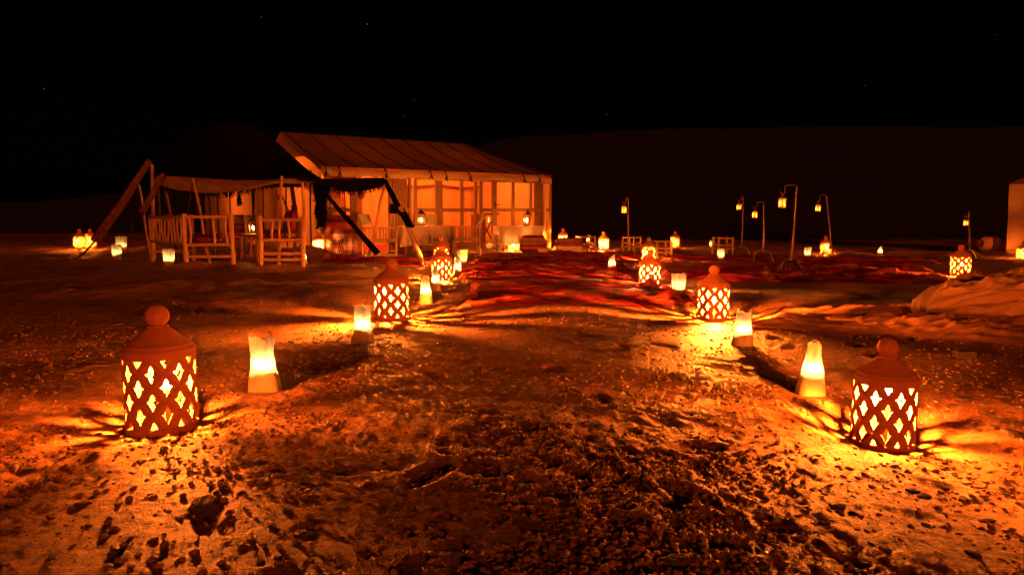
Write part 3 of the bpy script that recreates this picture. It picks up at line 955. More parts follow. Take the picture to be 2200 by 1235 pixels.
# ------------------------------------------------------------------ big canvas marquee
ZE = 2.19
FL, FR = at(690, 366, 17.2), at(1183, 382, 20.9)
FL, FR = np.array([FL[0], FL[1], 0.0]), np.array([FR[0], FR[1], 0.0])
LEN = np.linalg.norm(FR - FL)
UU = (FR - FL) / LEN
NN = np.array([UU[1], -UU[0], 0.0])          # out of the front, toward the camera
def fs(px):
    r = ray(px, 470.0)[:2]
    A = np.array([[r[0], -UU[0]], [r[1], -UU[1]]])
    return float(np.linalg.solve(A, FL[:2])[1])
def FP(s, z, off=0.0):
    return FL + UU * s + NN * off + np.array([0, 0, z])
def zpy(s, py, off=0.0):
    p = FP(s, 0, off)
    r = ray(1100 + p[0] / p[1] * FPX, py)
    return CAMH + r[2] * p[1] / r[1]
tent = thing('marquee_tent', 'big cream canvas marquee tent with glowing glazed timber front', 'tent', FL)
DEP, ZR, HIP = 8.0, 3.45, .75
HB = np.array([0, 0, 0])
def RP(s, d, z): return FP(s, z, -d)
# roof: front slope, back slope, right hip, left gable, each sagging a little between seams
def roof_patch(a0, a1, b0, b1, nu, nv, sag, seed):
    u = np.linspace(0, 1, nu)[None, :, None]; v = np.linspace(0, 1, nv)[:, None, None]
    P = (np.array(a0) * (1 - u) + np.array(a1) * u) * (1 - v) + (np.array(b0) * (1 - u) + np.array(b1) * u) * v
    w = 4 * v[..., 0] * (1 - v[..., 0])
    P[..., 2] -= sag * w * (1 + .5 * gn(u[..., 0] * 6 + 0 * v[..., 0], v[..., 0] * 2 + 0 * u[..., 0], seed))
    P[..., 2] += .015 * gn(u[..., 0] * 22 + 0 * v[..., 0], v[..., 0] * 3 + 0 * u[..., 0], seed + 1) * w
    return P
ov = .12
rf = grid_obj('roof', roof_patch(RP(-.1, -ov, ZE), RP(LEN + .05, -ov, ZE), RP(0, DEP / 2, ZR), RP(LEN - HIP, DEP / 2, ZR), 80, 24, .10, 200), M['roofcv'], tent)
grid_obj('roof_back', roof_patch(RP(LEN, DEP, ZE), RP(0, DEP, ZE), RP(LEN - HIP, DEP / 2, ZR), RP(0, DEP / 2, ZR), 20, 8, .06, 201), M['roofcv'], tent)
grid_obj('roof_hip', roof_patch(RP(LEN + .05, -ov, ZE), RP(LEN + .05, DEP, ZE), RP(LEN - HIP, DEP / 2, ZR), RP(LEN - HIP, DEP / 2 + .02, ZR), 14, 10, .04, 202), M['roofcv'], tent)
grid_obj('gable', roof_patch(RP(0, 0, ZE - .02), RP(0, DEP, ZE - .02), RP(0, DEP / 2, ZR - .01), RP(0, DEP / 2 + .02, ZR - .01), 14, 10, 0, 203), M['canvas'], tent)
# ropes laid over the roof from ridge to eave
for s in np.linspace(.15, LEN - .1, 10):
    pts = []
    for v in np.linspace(0, 1, 12):
        s2 = s if s < LEN - HIP else s - (s - (LEN - HIP)) * v
        p = RP(s2, -ov * (1 - v) + DEP / 2 * v, ZE + (ZR - ZE) * v - .10 * 4 * v * (1 - v) + .022)
        pts.append(p)
    obj('seam_rope', MB().tube(pts, .014, 5), M['rope'], rf)
obj('ridge_rope', MB().tube([RP(0, DEP / 2, ZR + .01), RP(LEN - HIP, DEP / 2, ZR + .01)], .015, 5), M['rope'], rf)
# rolled up front canvas hanging below the eave
sl, sr = .0, LEN - .03
rows = []
for k in range(15):
    a = 2 * math.pi * k / 14
    row = []
    for s in np.linspace(sl, sr, 120):
        sagz = ZE - .115 - .025 * abs(math.sin(s * 2.4 + .5)) + .008 * math.sin(s * 17)
        rr = .085 * (1 + .20 * math.sin(s * 5 + 2 * math.sin(a)) * .6 + .12 * math.sin(s * 23 + 3 * a))
        row.append(FP(s, sagz + rr * 1.1 * math.sin(a), .05 + rr * .7 * math.cos(a)))
    rows.append(row)
roll = grid_obj('rolled_canvas', np.array(rows), M['canvas'], tent)
for px in (700, 729, 828, 923, 955, 1006, 1121, 1153):
    s = fs(px)
    mb = MB()
    c = FP(s, ZE - .11, .06)
    mb.tube([c + UU * .0 + NN * .095 * math.cos(a) * .9 + np.array([0, 0, .105 * math.sin(a)]) for a in np.linspace(0, 6.28, 13)], .014, 5)
    for k in range(3):
        mb.tube([c + NN * .09, c + NN * .11 + UU * random.uniform(-.05, .05) + [0, 0, -.05], c + NN * .10 + UU * random.uniform(-.10, .10) + [0, 0, -random.uniform(.08, .18)]], .012, 4)
    obj('tie', mb, M['rope'], roll)

# walls
def wall_grid(fn, nu, nv, z0, z1, seed, amp=.02, fold=.0):
    rows = []
    for v in np.linspace(0, 1, nv):
        row = []
        for u in np.linspace(0, 1, nu):
            p, n = fn(u)
            k = amp * float(gn(u * nu / 6, v * 2.2, seed)) + fold * math.sin(u * nu * .9 + 2 * v)
            row.append(p + n * k + np.array([0, 0, z0 + (z1 - z0) * v]))
        rows.append(row)
    return np.array(rows)
side_n = -UU
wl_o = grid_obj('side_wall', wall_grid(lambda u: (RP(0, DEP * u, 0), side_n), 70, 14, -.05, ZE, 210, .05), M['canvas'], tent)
grid_obj('right_wall', wall_grid(lambda u: (RP(LEN, DEP * u, 0), UU), 20, 6, -.05, ZE, 211, .03), M['canvas'], tent)
BW = 4.6
grid_obj('back_wall', wall_grid(lambda u: (RP(LEN * u, BW, 0), NN), 160, 14, -.05, 2.35, 212, .05, .018), M['liner'], tent)
for px in (455, 473, 500, 535, 573, 623, 676):
    # dark straps hanging down the outside of the side wall
    r = ray(px, 470.0)[:2]
    d = float(np.linalg.solve(np.array([[r[0], NN[0]], [r[1], NN[1]]]), FL[:2])[1])
    if 0 < d < DEP:
        pts = [RP(0, d + .12 * v ** 3, ZE - .05 - 2.05 * v) - UU * (.07 + .03 * math.sin(3 * v)) for v in np.linspace(0, 1, 9)]
        obj('wall_strap', MB().tube(pts, .022, 5), M['rope'], wl_o)
# ceiling liner, swagged
cl_rows = []
for v in np.linspace(0, 1, 22):
    row = []
    for u in np.linspace(0, 1, 80):
        d = .15 + (BW - .2) * v
        z = 2.12 + .85 * math.sin(v * math.pi / 2 * .9) * (1 - v) * 1.6 + .10 * v - .13 * math.sin(math.pi * v) * abs(math.sin(u * 9)) + .03 * float(gn(u * 30, v * 5, 220))
        row.append(RP(LEN * u, d, z))
    cl_rows.append(row)
ceil = grid_obj('ceiling_liner', np.array(cl_rows), M['liner'], tent)
trim = MB()
for k in range(170):
    s = LEN * (k + .5) / 170
    zz = 2.06 - .07 * abs(math.sin(s * 1.7 + .4))
    c = RP(s, BW - .28, zz)
    trim.box(c, (.05, .01, .035), math.atan2(UU[1], UU[0]))
    trim.lathe([(.002, -.02), (.012, -.04), (.010, -.085), (.002, -.09)], 5, tuple(c))
tag(obj('tassel_trim', trim, M['tassel'], ceil), kind='stuff')
swag = []
for v in np.linspace(0, 1, 8):
    swag.append([RP(s, BW - .27 - .02 * v, 2.45 + (2.08 - .07 * abs(math.sin(s * 1.7 + .4)) - 2.45) * v) for s in np.linspace(.02, LEN - .02, 70)])
grid_obj('pelmet', np.array(swag), M['liner'], ceil)
floor_mb = MB().add([RP(.02, .02, .03), RP(LEN - .02, .02, .03), RP(LEN - .02, BW, .03), RP(.02, BW, .03)], [(0, 1, 2, 3)])
floor_mb.uv = {0: (0, 0), 1: (1, 0), 2: (1, 1), 3: (0, 1)}
obj('floor_carpet', floor_mb, M['rug_red'], tent)

# timber front: posts, rails, glass
def post(px, wpx, z1=2.02, name='post', off=0.0, dp=.07):
    s = fs(px)
    y = FP(s, 0)[1]
    w = wpx / FPX * y * 1.12
    obj(name, MB().beam(FP(s, -.02, off), FP(s, z1, off), w, dp, tuple(UU)), M['plank'], tent)
    return s
PXS = [(703, 8), (712, 4), (760, 12), (839, 7), (846, 4), (881.5, 5), (892.6, 6), (943, 15), (992, 6), (1022, 5.5), (1033, 5.5), (1061.6, 10), (1101.7, 6), (1139.6, 5), (1181, 5)]
SS = [post(*p) for p in PXS]
for (a, b) in ((712, 754), (846, 879), (895, 936), (950, 989), (995, 1019), (1036, 1057), (1066, 1099), (1105, 1137), (1142, 1178)):
    s0, s1 = fs(a), fs(b)
    zm = zpy((s0 + s1) / 2, 451.5)
    for z, h in ((zm, .10), (.14, .2), (1.985, .07)):
        obj('rail', MB().beam(FP(s0 - .01, z), FP(s1 + .01, z), h, .05, (0, 0, 1)), M['plank'], tent)
    for z0, z1 in ((.25, zm - .055), (zm + .055, 1.945)):
        obj('pane', MB().add([FP(s0, z0, -.012), FP(s1, z0, -.012), FP(s1, z1, -.012), FP(s0, z1, -.012)], [(0, 1, 2, 3)]), M['glass'], tent)
    if (a, b) == (1066, 1099):
        sh = s0 - .06
        mb = MB().box(FP(sh, zm + .13, .045), (.04, .02, .2), math.atan2(UU[1], UU[0]))
        mb.tube([FP(sh, zm + .15, .05), FP(sh, zm + .15, .10), FP(sh + .13, zm + .15, .10)], .014, 6)
        obj('door_handle', mb, M['metal'], tent)
# door rail above the open doorway with a carved panel
s0, s1 = fs(712), fs(766)
obj('carved_panel', MB().beam(FP(s0, 1.92, .03), FP(s1, 1.92, .03), .16, .03, (0, 0, 1)), M['kilim_pat'], tent)
def curtain(pa, pb, z0, z1, off, name='curtain', pinch=.0, mat='curtain'):
    s0, s1 = fs(pa), fs(pb)
    rows = []
    for v in np.linspace(0, 1, 16):
        row = []
        wv = 1 - pinch * math.sin(math.pi * min(1, (1 - v) * 1.0)) if pinch else 1
        for u in np.linspace(0, 1, 50):
            s = s0 + (s1 - s0) * (u * wv + (1 - wv) * 0)
            row.append(FP(s, z0 + (z1 - z0) * v, off + .035 * math.sin(u * 38 + .5 * math.sin(v * 5))))
        rows.append(row)
    grid_obj(name, np.array(rows), M[mat], tent)
curtain(849, 878, .1, 1.98, -.10, pinch=-.25)
curtain(1147, 1167, .12, 1.96, .0)
curtain(766, 782, .1, 2.0, -.12, mat='liner')
curtain(716, 752, 1.0, 1.95, -.35, mat='liner')
# corner flap of canvas at the right front
grid_obj('corner_flap', wall_grid(lambda u: (FP(fs(1166) + (fs(1179) - fs(1166)) * u, 0, .03), NN), 16, 14, .02, 2.0, 230, .05), M['canvas'], tent)

# pendant lamps inside
def pendant(p, label):
    t = thing('pendant_lamp', label, 'lamp', (p[0], p[1], p[2] - .12))
    obj('bulb', sphere_mb(p, .055, 14, 9), M['room'], t)
    obj('cord', MB().tube([p + [0, 0, .05], p + [0, 0, .35]], .006, 5), M['metal'], t)
    obj('socket', MB().lathe([(.03, .045), (.03, .09), (.01, .10)], 10, tuple(p)), M['metal'], t)
pendant(RP(1.9, 2.2, 2.28), 'warm pendant lamp hung inside the marquee by the doorway')
pendant(RP(5.1, 2.3, 2.28), 'warm pendant lamp hung inside the marquee behind the right doors')

# second tent continuing the side wall behind
d1 = DEP + .4
rt = thing('rear_tent', 'cream canvas wall of a second tent seen behind the timber sofas', 'tent', RP(0, d1, 0))
rw = grid_obj('wall', wall_grid(lambda u: (RP(0, d1 + 11 * u, 0), side_n), 60, 10, -.05, 2.2, 240, .05), M['canvas'], rt)
grid_obj('roof', roof_patch(RP(0, d1, 2.2), RP(0, d1 + 11, 2.2), RP(2.2, d1, 3.1), RP(2.2, d1 + 11, 3.1), 20, 8, .05, 241), M['roofcv'], rt)
grid_obj('far_wall', wall_grid(lambda u: (RP(4.4, d1 + 11 * u, 0), UU), 20, 6, -.05, 2.2, 242, .03), M['canvas'], rt)
for px in (455, 473, 500):
    r = ray(px, 470.0)[:2]
    d = float(np.linalg.solve(np.array([[r[0], NN[0]], [r[1], NN[1]]]), FL[:2])[1])
    pts = [RP(0, d, 2.1 - 2.0 * v) - UU * .08 for v in np.linspace(0, 1, 6)]
    obj('wall_strap', MB().tube(pts, .03, 5), M['rope'], rw)
pendant(RP(2.0, d1 + 3.0, 1.75), 'warm lamp hidden behind the rear tent wall')

# ------------------------------------------------------------------ dark goat hair tent
hair = thing('goat_hair_tent', 'dark goat hair tent on leaning poles over the timber sofas', 'tent', (*at(480, 567, 14.5)[:2], zt(*at(480, 567, 14.5)[:2])))
HG = OFF[hair]
def interp_poly(pts, n):
    pts = np.array(pts, float)
    t = np.concatenate([[0], np.cumsum(np.linalg.norm(np.diff(pts, axis=0), axis=1))]); t /= t[-1]
    q = np.linspace(0, 1, n)
    out = np.stack([np.interp(q, t, pts[:, k]) for k in range(3)], -1)
    for _ in range(2): out[1:-1] = .25 * out[:-2] + .5 * out[1:-1] + .25 * out[2:]
    return out
front = interp_poly([at(337, 380, 13.8), at(349, 379, 13.75), at(415, 383, 13.8), at(498, 388, 13.85), at(560, 389, 13.9), at(620, 384, 13.95), at(690, 393, 14.1)], 60)
ridge = interp_poly([at(335, 362, 15.8), at(365, 316, 15.9), at(415, 283, 16), at(470, 264, 16), at(540, 265, 16), at(582, 294, 16), at(622, 330, 16), at(655, 362, 15.9), at(684, 386, 15.7)], 60)
back = ridge.copy(); back[:, 1] += 2.6; back[:, 2] = np.minimum(back[:, 2] - .2, 1.75)
rows = []
for v in np.linspace(0, 1, 18):
    w = v ** 1.25
    r = front * (1 - w) + ridge * w
    r[:, 2] -= .12 * math.sin(math.pi * v)
    r[:, 2] += .02 * gn(np.linspace(0, 9, 60), np.full(60, v * 3), 250)
    rows.append(r)
for v in np.linspace(0, 1, 12)[1:]:
    rows.append(ridge * (1 - v) + back * v)
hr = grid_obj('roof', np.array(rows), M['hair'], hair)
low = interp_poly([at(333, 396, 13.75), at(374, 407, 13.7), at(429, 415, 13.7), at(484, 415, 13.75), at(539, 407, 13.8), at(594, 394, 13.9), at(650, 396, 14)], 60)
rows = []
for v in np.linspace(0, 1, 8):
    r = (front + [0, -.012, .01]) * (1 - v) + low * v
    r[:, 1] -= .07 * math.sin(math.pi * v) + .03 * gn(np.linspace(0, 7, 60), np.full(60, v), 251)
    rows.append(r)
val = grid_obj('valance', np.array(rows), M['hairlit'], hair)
fr = MB()
for k in range(420):
    t = random.random() * 59
    i = int(min(t, 58)); p = low[i] * (1 - (t - i)) + low[i + 1] * (t - i)
    l = random.uniform(.03, .11)
    fr.tube([p + [0, 0, .03], p + [random.uniform(-.02, .02), .01, -l * .5], p + [random.uniform(-.035, .035), .01, -l]], .005, 3, False)
tag(obj('fringe', fr, M['hair'], val), kind='stuff')
tas = at(513, 418, 13.75)
tm = MB()
for k in range(26):
    tm.tube([tas + [0, 0, .04], tas + [random.uniform(-.05, .05), random.uniform(-.03, .03), -.1], tas + [random.uniform(-.06, .06), random.uniform(-.03, .03), -random.uniform(.15, .24)]], .009, 3, False)
obj('hanging_tassel', tm, M['hair'], val)
# awning edge running right to the twisted strap
awn = interp_poly([at(640, 384, 14.0), at(690, 391, 14.1), at(740, 391, 14.2), at(790, 389, 14.35), at(826, 388, 14.5)], 40)
rows = []
for k in range(9):
    a = 2 * math.pi * k / 8
    rows.append(awn + np.stack([np.zeros(40), .05 * math.cos(a) * np.ones(40), .065 * math.sin(a) * (1 + .15 * gn(np.linspace(0, 8, 40), np.full(40, k * .4), 252))], -1))
grid_obj('awning_edge', np.array(rows), M['hair'], hair)
alow = interp_poly([at(700, 402, 14.1), at(730, 411, 14.2), at(760, 413, 14.25), at(800, 407, 14.35), at(826, 398, 14.45)], 40)
grid_obj('awning_flap', np.array([awn * (1 - v) + alow * v + [0, .03, 0] for v in np.linspace(0, 1, 5)])[:, 8:], M['hair'], hair)
fr = MB()
for k in range(160):
    p = alow[random.randint(2, 39)]
    fr.tube([p + [0, .03, .02], p + [random.uniform(-.03, .03), .03, -random.uniform(.03, .08)]], .005, 3, False)
tag(obj('awning_fringe', fr, M['hair'], hair), kind='stuff')
# bundle of goat hair hanging at the tent corner
rows = []
for v in np.linspace(0, 1, 16):
    c = at(690, 392 + 95 * v, 14.6)
    rows.append([c + np.array([(.15 - .085 * v + .025 * math.sin(11 * v)) * math.cos(a) * (1 + .2 * math.sin(5 * a + 6 * v)), .12 * math.sin(a), 0]) for a in np.linspace(0, 6.283, 25)])
bd = grid_obj('hair_bundle', np.array(rows), M['hair'], hair)
fr = MB()
for k in range(520):
    v = random.random(); a = random.uniform(0, 6.28)
    c = at(690, 392 + 95 * v, 14.6) + np.array([(.15 - .08 * v) * math.cos(a), .12 * math.sin(a), 0])
    fr.tube([c, c + [random.uniform(-.07, .07), random.uniform(-.04, .02), -random.uniform(.03, .12)]], .005, 3, False)
tag(obj('bundle_hair', fr, M['hair'], bd), kind='stuff')

def pole(top, bot, Yt, Yb, r, mat='wood', name='pole'):
    a, b = at(*top, Yt), gp(*bot, base=True)
    if abs(b[1] - Yb) > 3: b = at(*bot, Yb)
    b[2] = min(b[2], zt(b[0], b[1])) - .06 if abs(b[2] - zt(b[0], b[1])) < .6 else b[2]
    n = 9
    pts = []
    for t in np.linspace(0, 1, n):
        p = a * (1 - t) + b * t
        p = p + np.array([.012 * math.sin(5 * t + a[0] * 3), .012 * math.cos(4 * t + a[0]), 0]) * math.sin(math.pi * t) * 1.6
        pts.append(p)
    rad = [r * .82 * (.82 + .2 * t + .04 * math.sin(17 * t)) for t in np.linspace(0, 1, n)]
    return obj(name, MB().tube(pts, rad, 9), M[mat], hair)
pole((327, 356), (331, 556), 13.7, 14.5, .046)
pole((299, 398), (324, 522), 14.3, 15.4, .032)
pole((350, 374), (382, 556), 13.6, 14, .045, 'darkwood')
pole((414, 384), (453, 567), 13.6, 13.9, .035)
pole((605, 380), (598, 568), 13.7, 13.9, .042)
pole((650, 392), (654, 556), 13.95, 14.4, .040)
pole((827, 398), (788, 558), 14.4, 14.6, .050)
pole((340, 402), (348, 545), 15.2, 15.2, .03, 'darkwood')

def strap(a, b, w, mat='strap', name='strap', tw=0.0, twist=0.0):
    """flat woven band from a to b"""
    a, b = np.array(a), np.array(b)
    ax = (b - a) / np.linalg.norm(b - a)
    s0 = np.cross(ax, [0, 1, 0]); s0 /= np.linalg.norm(s0)
    s1 = np.cross(ax, s0)
    rows = []
    ring = [(e, .014 + .012 * math.sin(e * 8.5)) for e in np.linspace(-1, 1, 13)] + [(e, -.014 + .012 * math.sin(e * 8.5)) for e in np.linspace(1, -1, 13)]
    ring.append(ring[0])
    for e, th in ring:
        row = []
        for t in np.linspace(0, 1, 30):
            ang = twist * t
            sd = s0 * math.cos(ang) + s1 * math.sin(ang); nd = np.cross(ax, sd)
            row.append(a + (b - a) * t + np.array([0, 0, -.10 * tw * math.sin(math.pi * t)]) + sd * e * w * (.33 + .22 * t + .03 * math.sin(12 * t + 2 * e)) + nd * th)
        rows.append(row)
    return grid_obj(name, np.array(rows), M[mat], hair)
strap(at(321, 345, 13.7), at(203, 520, 12.9), .18, tw=.4)
strap(at(349, 374, 13.5), at(305, 456, 13.2), .13, tw=.3)
strap(at(702, 420, 14.3), at(812, 545, 14.2), .12, 'hair')
strap(at(826, 386, 14.5), at(862, 458, 13.9), .13, 'hair')
def ropes(pxy, Ys, r=.012, mat='rope', name='guy_rope'):
    pts = [at(x, y, Y) for (x, y), Y in zip(pxy, Ys)]
    return obj(name, MB().tube(interp_poly(pts, 4 * len(pts)), r, 5), M[mat], hair)
ropes([(204, 518), (180, 545), (163, 556)], [12.9, 12.8, 12.7], .018)
ropes([(303, 455), (312, 520), (320, 548)], [13.2, 13.4, 13.6], .010)
ropes([(606, 420), (640, 500), (668, 570)], [13.6, 13.4, 13.2], .012)
ropes([(606, 420), (632, 505), (664, 562)], [13.6, 13.4, 13.2], .009)
ropes([(414, 392), (400, 480), (387, 567)], [13.5, 13.4, 13.3], .010)
ropes([(420, 432), (440, 500), (466, 565)], [13.5, 13.4, 13.3], .009)
ropes([(296, 410), (285, 480), (276, 535)], [14.4, 14.3, 14.2], .010)
ropes([(627, 400), (632, 440), (637, 470), (638, 500)], [14.2, 14.2, 14.2, 14.2], .045)
# twisted cloth round the right pole
tw = MB()
A0, A1, A2 = at(862, 452, 13.9), at(882, 486, 13.6), at(913, 556, 13.2)
pts = []
for t in np.linspace(0, 1, 70):
    c = A0 * (1 - t) + A1 * t
    pts.append(c + np.array([math.cos(t * 32), .5 * math.sin(t * 32), .3 * math.sin(t * 32)]) * .055)
tw.tube(pts, .035, 6)
obj('twisted_cloth', tw, M['hair'], hair)
A2[2] = zt(A2[0], A2[1]) - .05
obj('pole', MB().tube([A0 * (1 - t) + A2 * t for t in np.linspace(-.05, 1, 7)], [.045, .046, .05, .05, .055, .055, .06], 9), M['wood'], hair)
kn = MB()
for k in range(16):
    c = at(848, 448, 13.95)
    kn.tube([c + [random.uniform(-.12, .12), random.uniform(-.06, .06), random.uniform(-.1, .1)] for _ in range(4)], .018, 4)
obj('knot', kn, M['hair'], hair)
for px, py in ((632, 448), (425, 432), (603, 424), (305, 458)):
    kn = MB()
    for k in range(9):
        c = at(px, py, 13.6)
        kn.tube([c + [random.uniform(-.06, .06), random.uniform(-.05, .05), random.uniform(-.06, .06)] for _ in range(3)], .012, 4)
    obj('knot', kn, M['rope'], hair)

# ------------------------------------------------------------------ rustic timber sofas
def log(p0, p1, r, parent, name, mat='wood', wob=.006):
    p0, p1 = np.array(p0), np.array(p1)
    ph = random.uniform(0, 6)
    pts = [p0 * (1 - t) + p1 * t + np.array([math.sin(6 * t + ph), math.cos(5 * t + ph), math.sin(4 * t + ph) * .5]) * wob for t in np.linspace(0, 1, 6)]
    return obj(name, MB().tube(pts, [r * (1 + .08 * math.sin(9 * t + ph)) for t in np.linspace(0, 1, 6)], 8), M[mat], parent)

def cushion(name, P, size, mat, parent, n=10):
    """soft box: P is a 4x4-like frame (origin, x, y, z axes) of its middle"""
    o, ex, ey, ez = [np.array(q, float) for q in P]
    rows = []
    for v in np.linspace(-math.pi / 2, math.pi / 2, 13):
        row = []
        for u in np.linspace(-math.pi, math.pi, 33):
            def sg(x, e): return math.copysign(abs(x) ** e, x)
            a = sg(math.cos(v), .5) * sg(math.cos(u), .45) * size[0] / 2
            b = sg(math.cos(v), .5) * sg(math.sin(u), .45) * size[1] / 2
            c = sg(math.sin(v), .8) * size[2] / 2
            row.append(o + ex * a + ey * b + ez * c)
        rows.append(row)
    mb = MB().grid(np.array(rows))
    for k, (i, p) in enumerate(zip(range(len(mb.v)), mb.v)):
        d = np.array(p) - o
        mb.uv[k] = (float(d @ ex) / size[0] + .5, float(d @ ey) / size[1] + .5)
    return obj(name, mb, M[mat], parent)

def sofa_side(name, label, pl, pr, yb, ztop, vec, length, backside, spind, rails, cushions, mat='wood', group='rustic timber sofas under the dark tent'):
    """a sofa seen end-on: the near arm panel stands between picture columns pl and pr, the seat runs back along vec"""
    A, B = gp(pl, yb, base=True), gp(pr, yb, base=True)
    Yc = (A[1] + B[1]) / 2
    A, B = at(pl, yb, Yc), at(pr, yb, Yc)
    g = min(zt(A[0], A[1]), zt(B[0], B[1]))
    A[2] = B[2] = g
    t = thing(name, label, 'sofa', ((A + B) / 2), group=group)
    vec = np.array([*vec, 0.0]); vec /= np.linalg.norm(vec)
    ex = (B - A) / np.linalg.norm(B - A)
    W = np.linalg.norm(B - A)
    H = np.array([0, 0, 1.0])
    for e in (0, 1):
        o = vec * length * e
        for P in (A, B):
            log(P + o - H * .05, P + o + H * (ztop + .03), .042, t, 'post', mat)
        for z in rails:
            log(A + o + H * z, B + o + H * (z + random.uniform(-.01, .01)), .03, t, 'rail', mat)
        for u in spind:
            log(A + (B - A) * u + o + H * rails[1], A + (B - A) * u + o + H * rails[0], .022, t, 'spindle', mat, .01)
    bk = A if backside < 0 else B
    fr_ = B if backside < 0 else A
    for z in (rails[0] + .0, rails[1]):
        log(bk + H * z, bk + vec * length + H * z, .03, t, 'back_rail', mat)
    for k in range(1, 11):
        q = bk + vec * length * k / 11
        log(q + H * rails[1], q + H * rails[0], .020, t, 'back_slat', mat, .008)
    log(fr_ + H * rails[1], fr_ + vec * length + H * rails[1], .035, t, 'seat_rail', mat)
    mid = (A + B) / 2 + vec * length / 2
    ic = (fr_ - bk) / np.linalg.norm(fr_ - bk)
    cushion('seat_cushion', (mid + H * (rails[1] + .09), vec, ex, H), (length * .97, W * .92, .17), 'cushion', t)
    for k, (u, mt) in enumerate(cushions):
        q = bk + ic * .16 + vec * length * u + H * (rails[1] + .34)
        cushion('back_cushion', (q, vec, H * .97 + ic * -.2, ic), (length * .3, .42, .16), mt, t)
    return t
sofa_side('timber_sofa', 'left rustic timber sofa with slatted back under the dark tent', 400, 501, 566, .88, (-.85, 1), 2.4, -1, (.12, .62, .88), (.85, .36, .15), [(.25, 'cushion'), (.6, 'cushstripe')])
sofa_side('timber_sofa', 'right rustic timber sofa with patterned cushions behind the thin pole', 562, 652, 571, .88, (-.40, 1), 1.8, 1, (.28, .46, .68), (.84, .48, .24, .13), [(.15, 'cushion'), (.45, 'cushstripe'), (.8, 'cushion')])
# third sofa at the back, facing the camera
A, B = at(462, 545, 16.6), at(530, 545, 16.6)
g = zt(A[0], A[1]); A[2] = B[2] = g
t3 = thing('timber_sofa', 'dark timber sofa at the back between the two side sofas', 'sofa', (A + B) / 2, group='rustic timber sofas under the dark tent')
for P in (A, B):
    for dy in (0, .7):
        log(P + [0, dy, -.05], P + [0, dy, .98], .045, t3, 'post', 'darkwood')
    log(P + [0, 0, .5], P + [0, .7, .5], .03, t3, 'arm_rail', 'darkwood')
for z in (.40, .92):
    log(A + [0, .7, z], B + [0, .7, z], .03, t3, 'back_rail', 'darkwood')
log(A + [0, 0, .36], B + [0, 0, .36], .035, t3, 'seat_rail', 'darkwood')
log(A + [0, 0, .16], B + [0, 0, .16], .028, t3, 'stretcher', 'darkwood')
mid = (A + B) / 2
cushion('seat_cushion', (mid + [0, .35, .47], (1, 0, 0), (0, 1, 0), (0, 0, 1)), (.72, .66, .16), 'cushstripe', t3)
cushion('back_cushion', (mid + [-.0, .60, .76], (1, 0, 0), (0, 0, 1), (0, -1, 0)), (.74, .46, .16), 'kilim_pat', t3)
# low round table with a metal lantern on it
c = at(546, 552, 15.4); c[2] = zt(c[0], c[1])
lt = thing('low_table', 'low log table between the timber sofas carrying a metal lantern', 'table', c)
obj('table_top', MB().lathe([(.02, .50), (.36, .50), (.37, .52), (.36, .545), (.01, .55)], 20, tuple(c)), M['darkwood'], lt)
for k in range(4):
    a = k * 1.571 + .6
    log(c + [.27 * math.cos(a), .27 * math.sin(a), -.04], c + [.25 * math.cos(a), .25 * math.sin(a), .5], .03, lt, 'leg')

# ------------------------------------------------------------------ metal box lanterns
def box_lantern(p, w, h, label, rz=.4, ring=True, group=None, mat='metal', lit='flamehi', pane='glass'):
    """base, four bars, glass, pitched roof, ring; p is the middle of its base"""
    t = thing('metal_lantern', label, 'lantern', p, group=group)
    p = np.array(p, float)
    ca, sa = math.cos(rz), math.sin(rz)
    def q(x, y, z): return p + np.array([x * ca - y * sa, x * sa + y * ca, z])
    bh = h * .62
    obj('base', MB().box(p + [0, 0, h * .03], (w, w, h * .06), rz), M[mat], t)
    for a, b in ((-1, -1), (1, -1), (1, 1), (-1, 1)):
        obj('corner_bar', MB().beam(q(a * w * .45, b * w * .45, h * .06), q(a * w * .45, b * w * .45, bh), w * .09, w * .09), M[mat], t)
    for (a, b), (c_, d) in (((-1, -1), (1, -1)), ((1, -1), (1, 1)), ((1, 1), (-1, 1)), ((-1, 1), (-1, -1))):
        k = w * .44
        obj('pane', MB().add([q(a * k, b * k, h * .06), q(c_ * k, d * k, h * .06), q(c_ * k, d * k, bh), q(a * k, b * k, bh)], [(0, 1, 2, 3)]), M[pane], t)
    rf_ = obj('lid', MB().box(p + [0, 0, bh + h * .02], (w * 1.08, w * 1.08, h * .04), rz).box(p + [0, 0, bh + h * .12], (w, w, h * .17), rz, .32), M[mat], t)
    obj('chimney', MB().lathe([(w * .14, bh + h * .2), (w * .14, bh + h * .25), (.002, bh + h * .29)], 8, tuple(p)), M[mat], rf_)
    if ring:
        obj('ring', MB().tube([p + [h * .07 * math.cos(a), 0, bh + h * .33 + h * .07 * math.sin(a)] for a in np.linspace(0, 6.283, 15)], h * .012, 5), M[mat], t)
    obj('candle', MB().lathe([(w * .13, h * .06), (w * .13, h * .2), (.002, h * .21)], 10, tuple(p)), M['wax'], t)
    fz = w * .1
    obj('flame', MB().lathe([(.001, h * .21), (fz, h * .26), (fz * .9, h * .31), (.0005, h * .42)], 8, tuple(p)), M[lit], t)
    return t
box_lantern(c + [0, 0, .552], .17, .42, 'metal lantern standing on the low table between the sofas', .3)

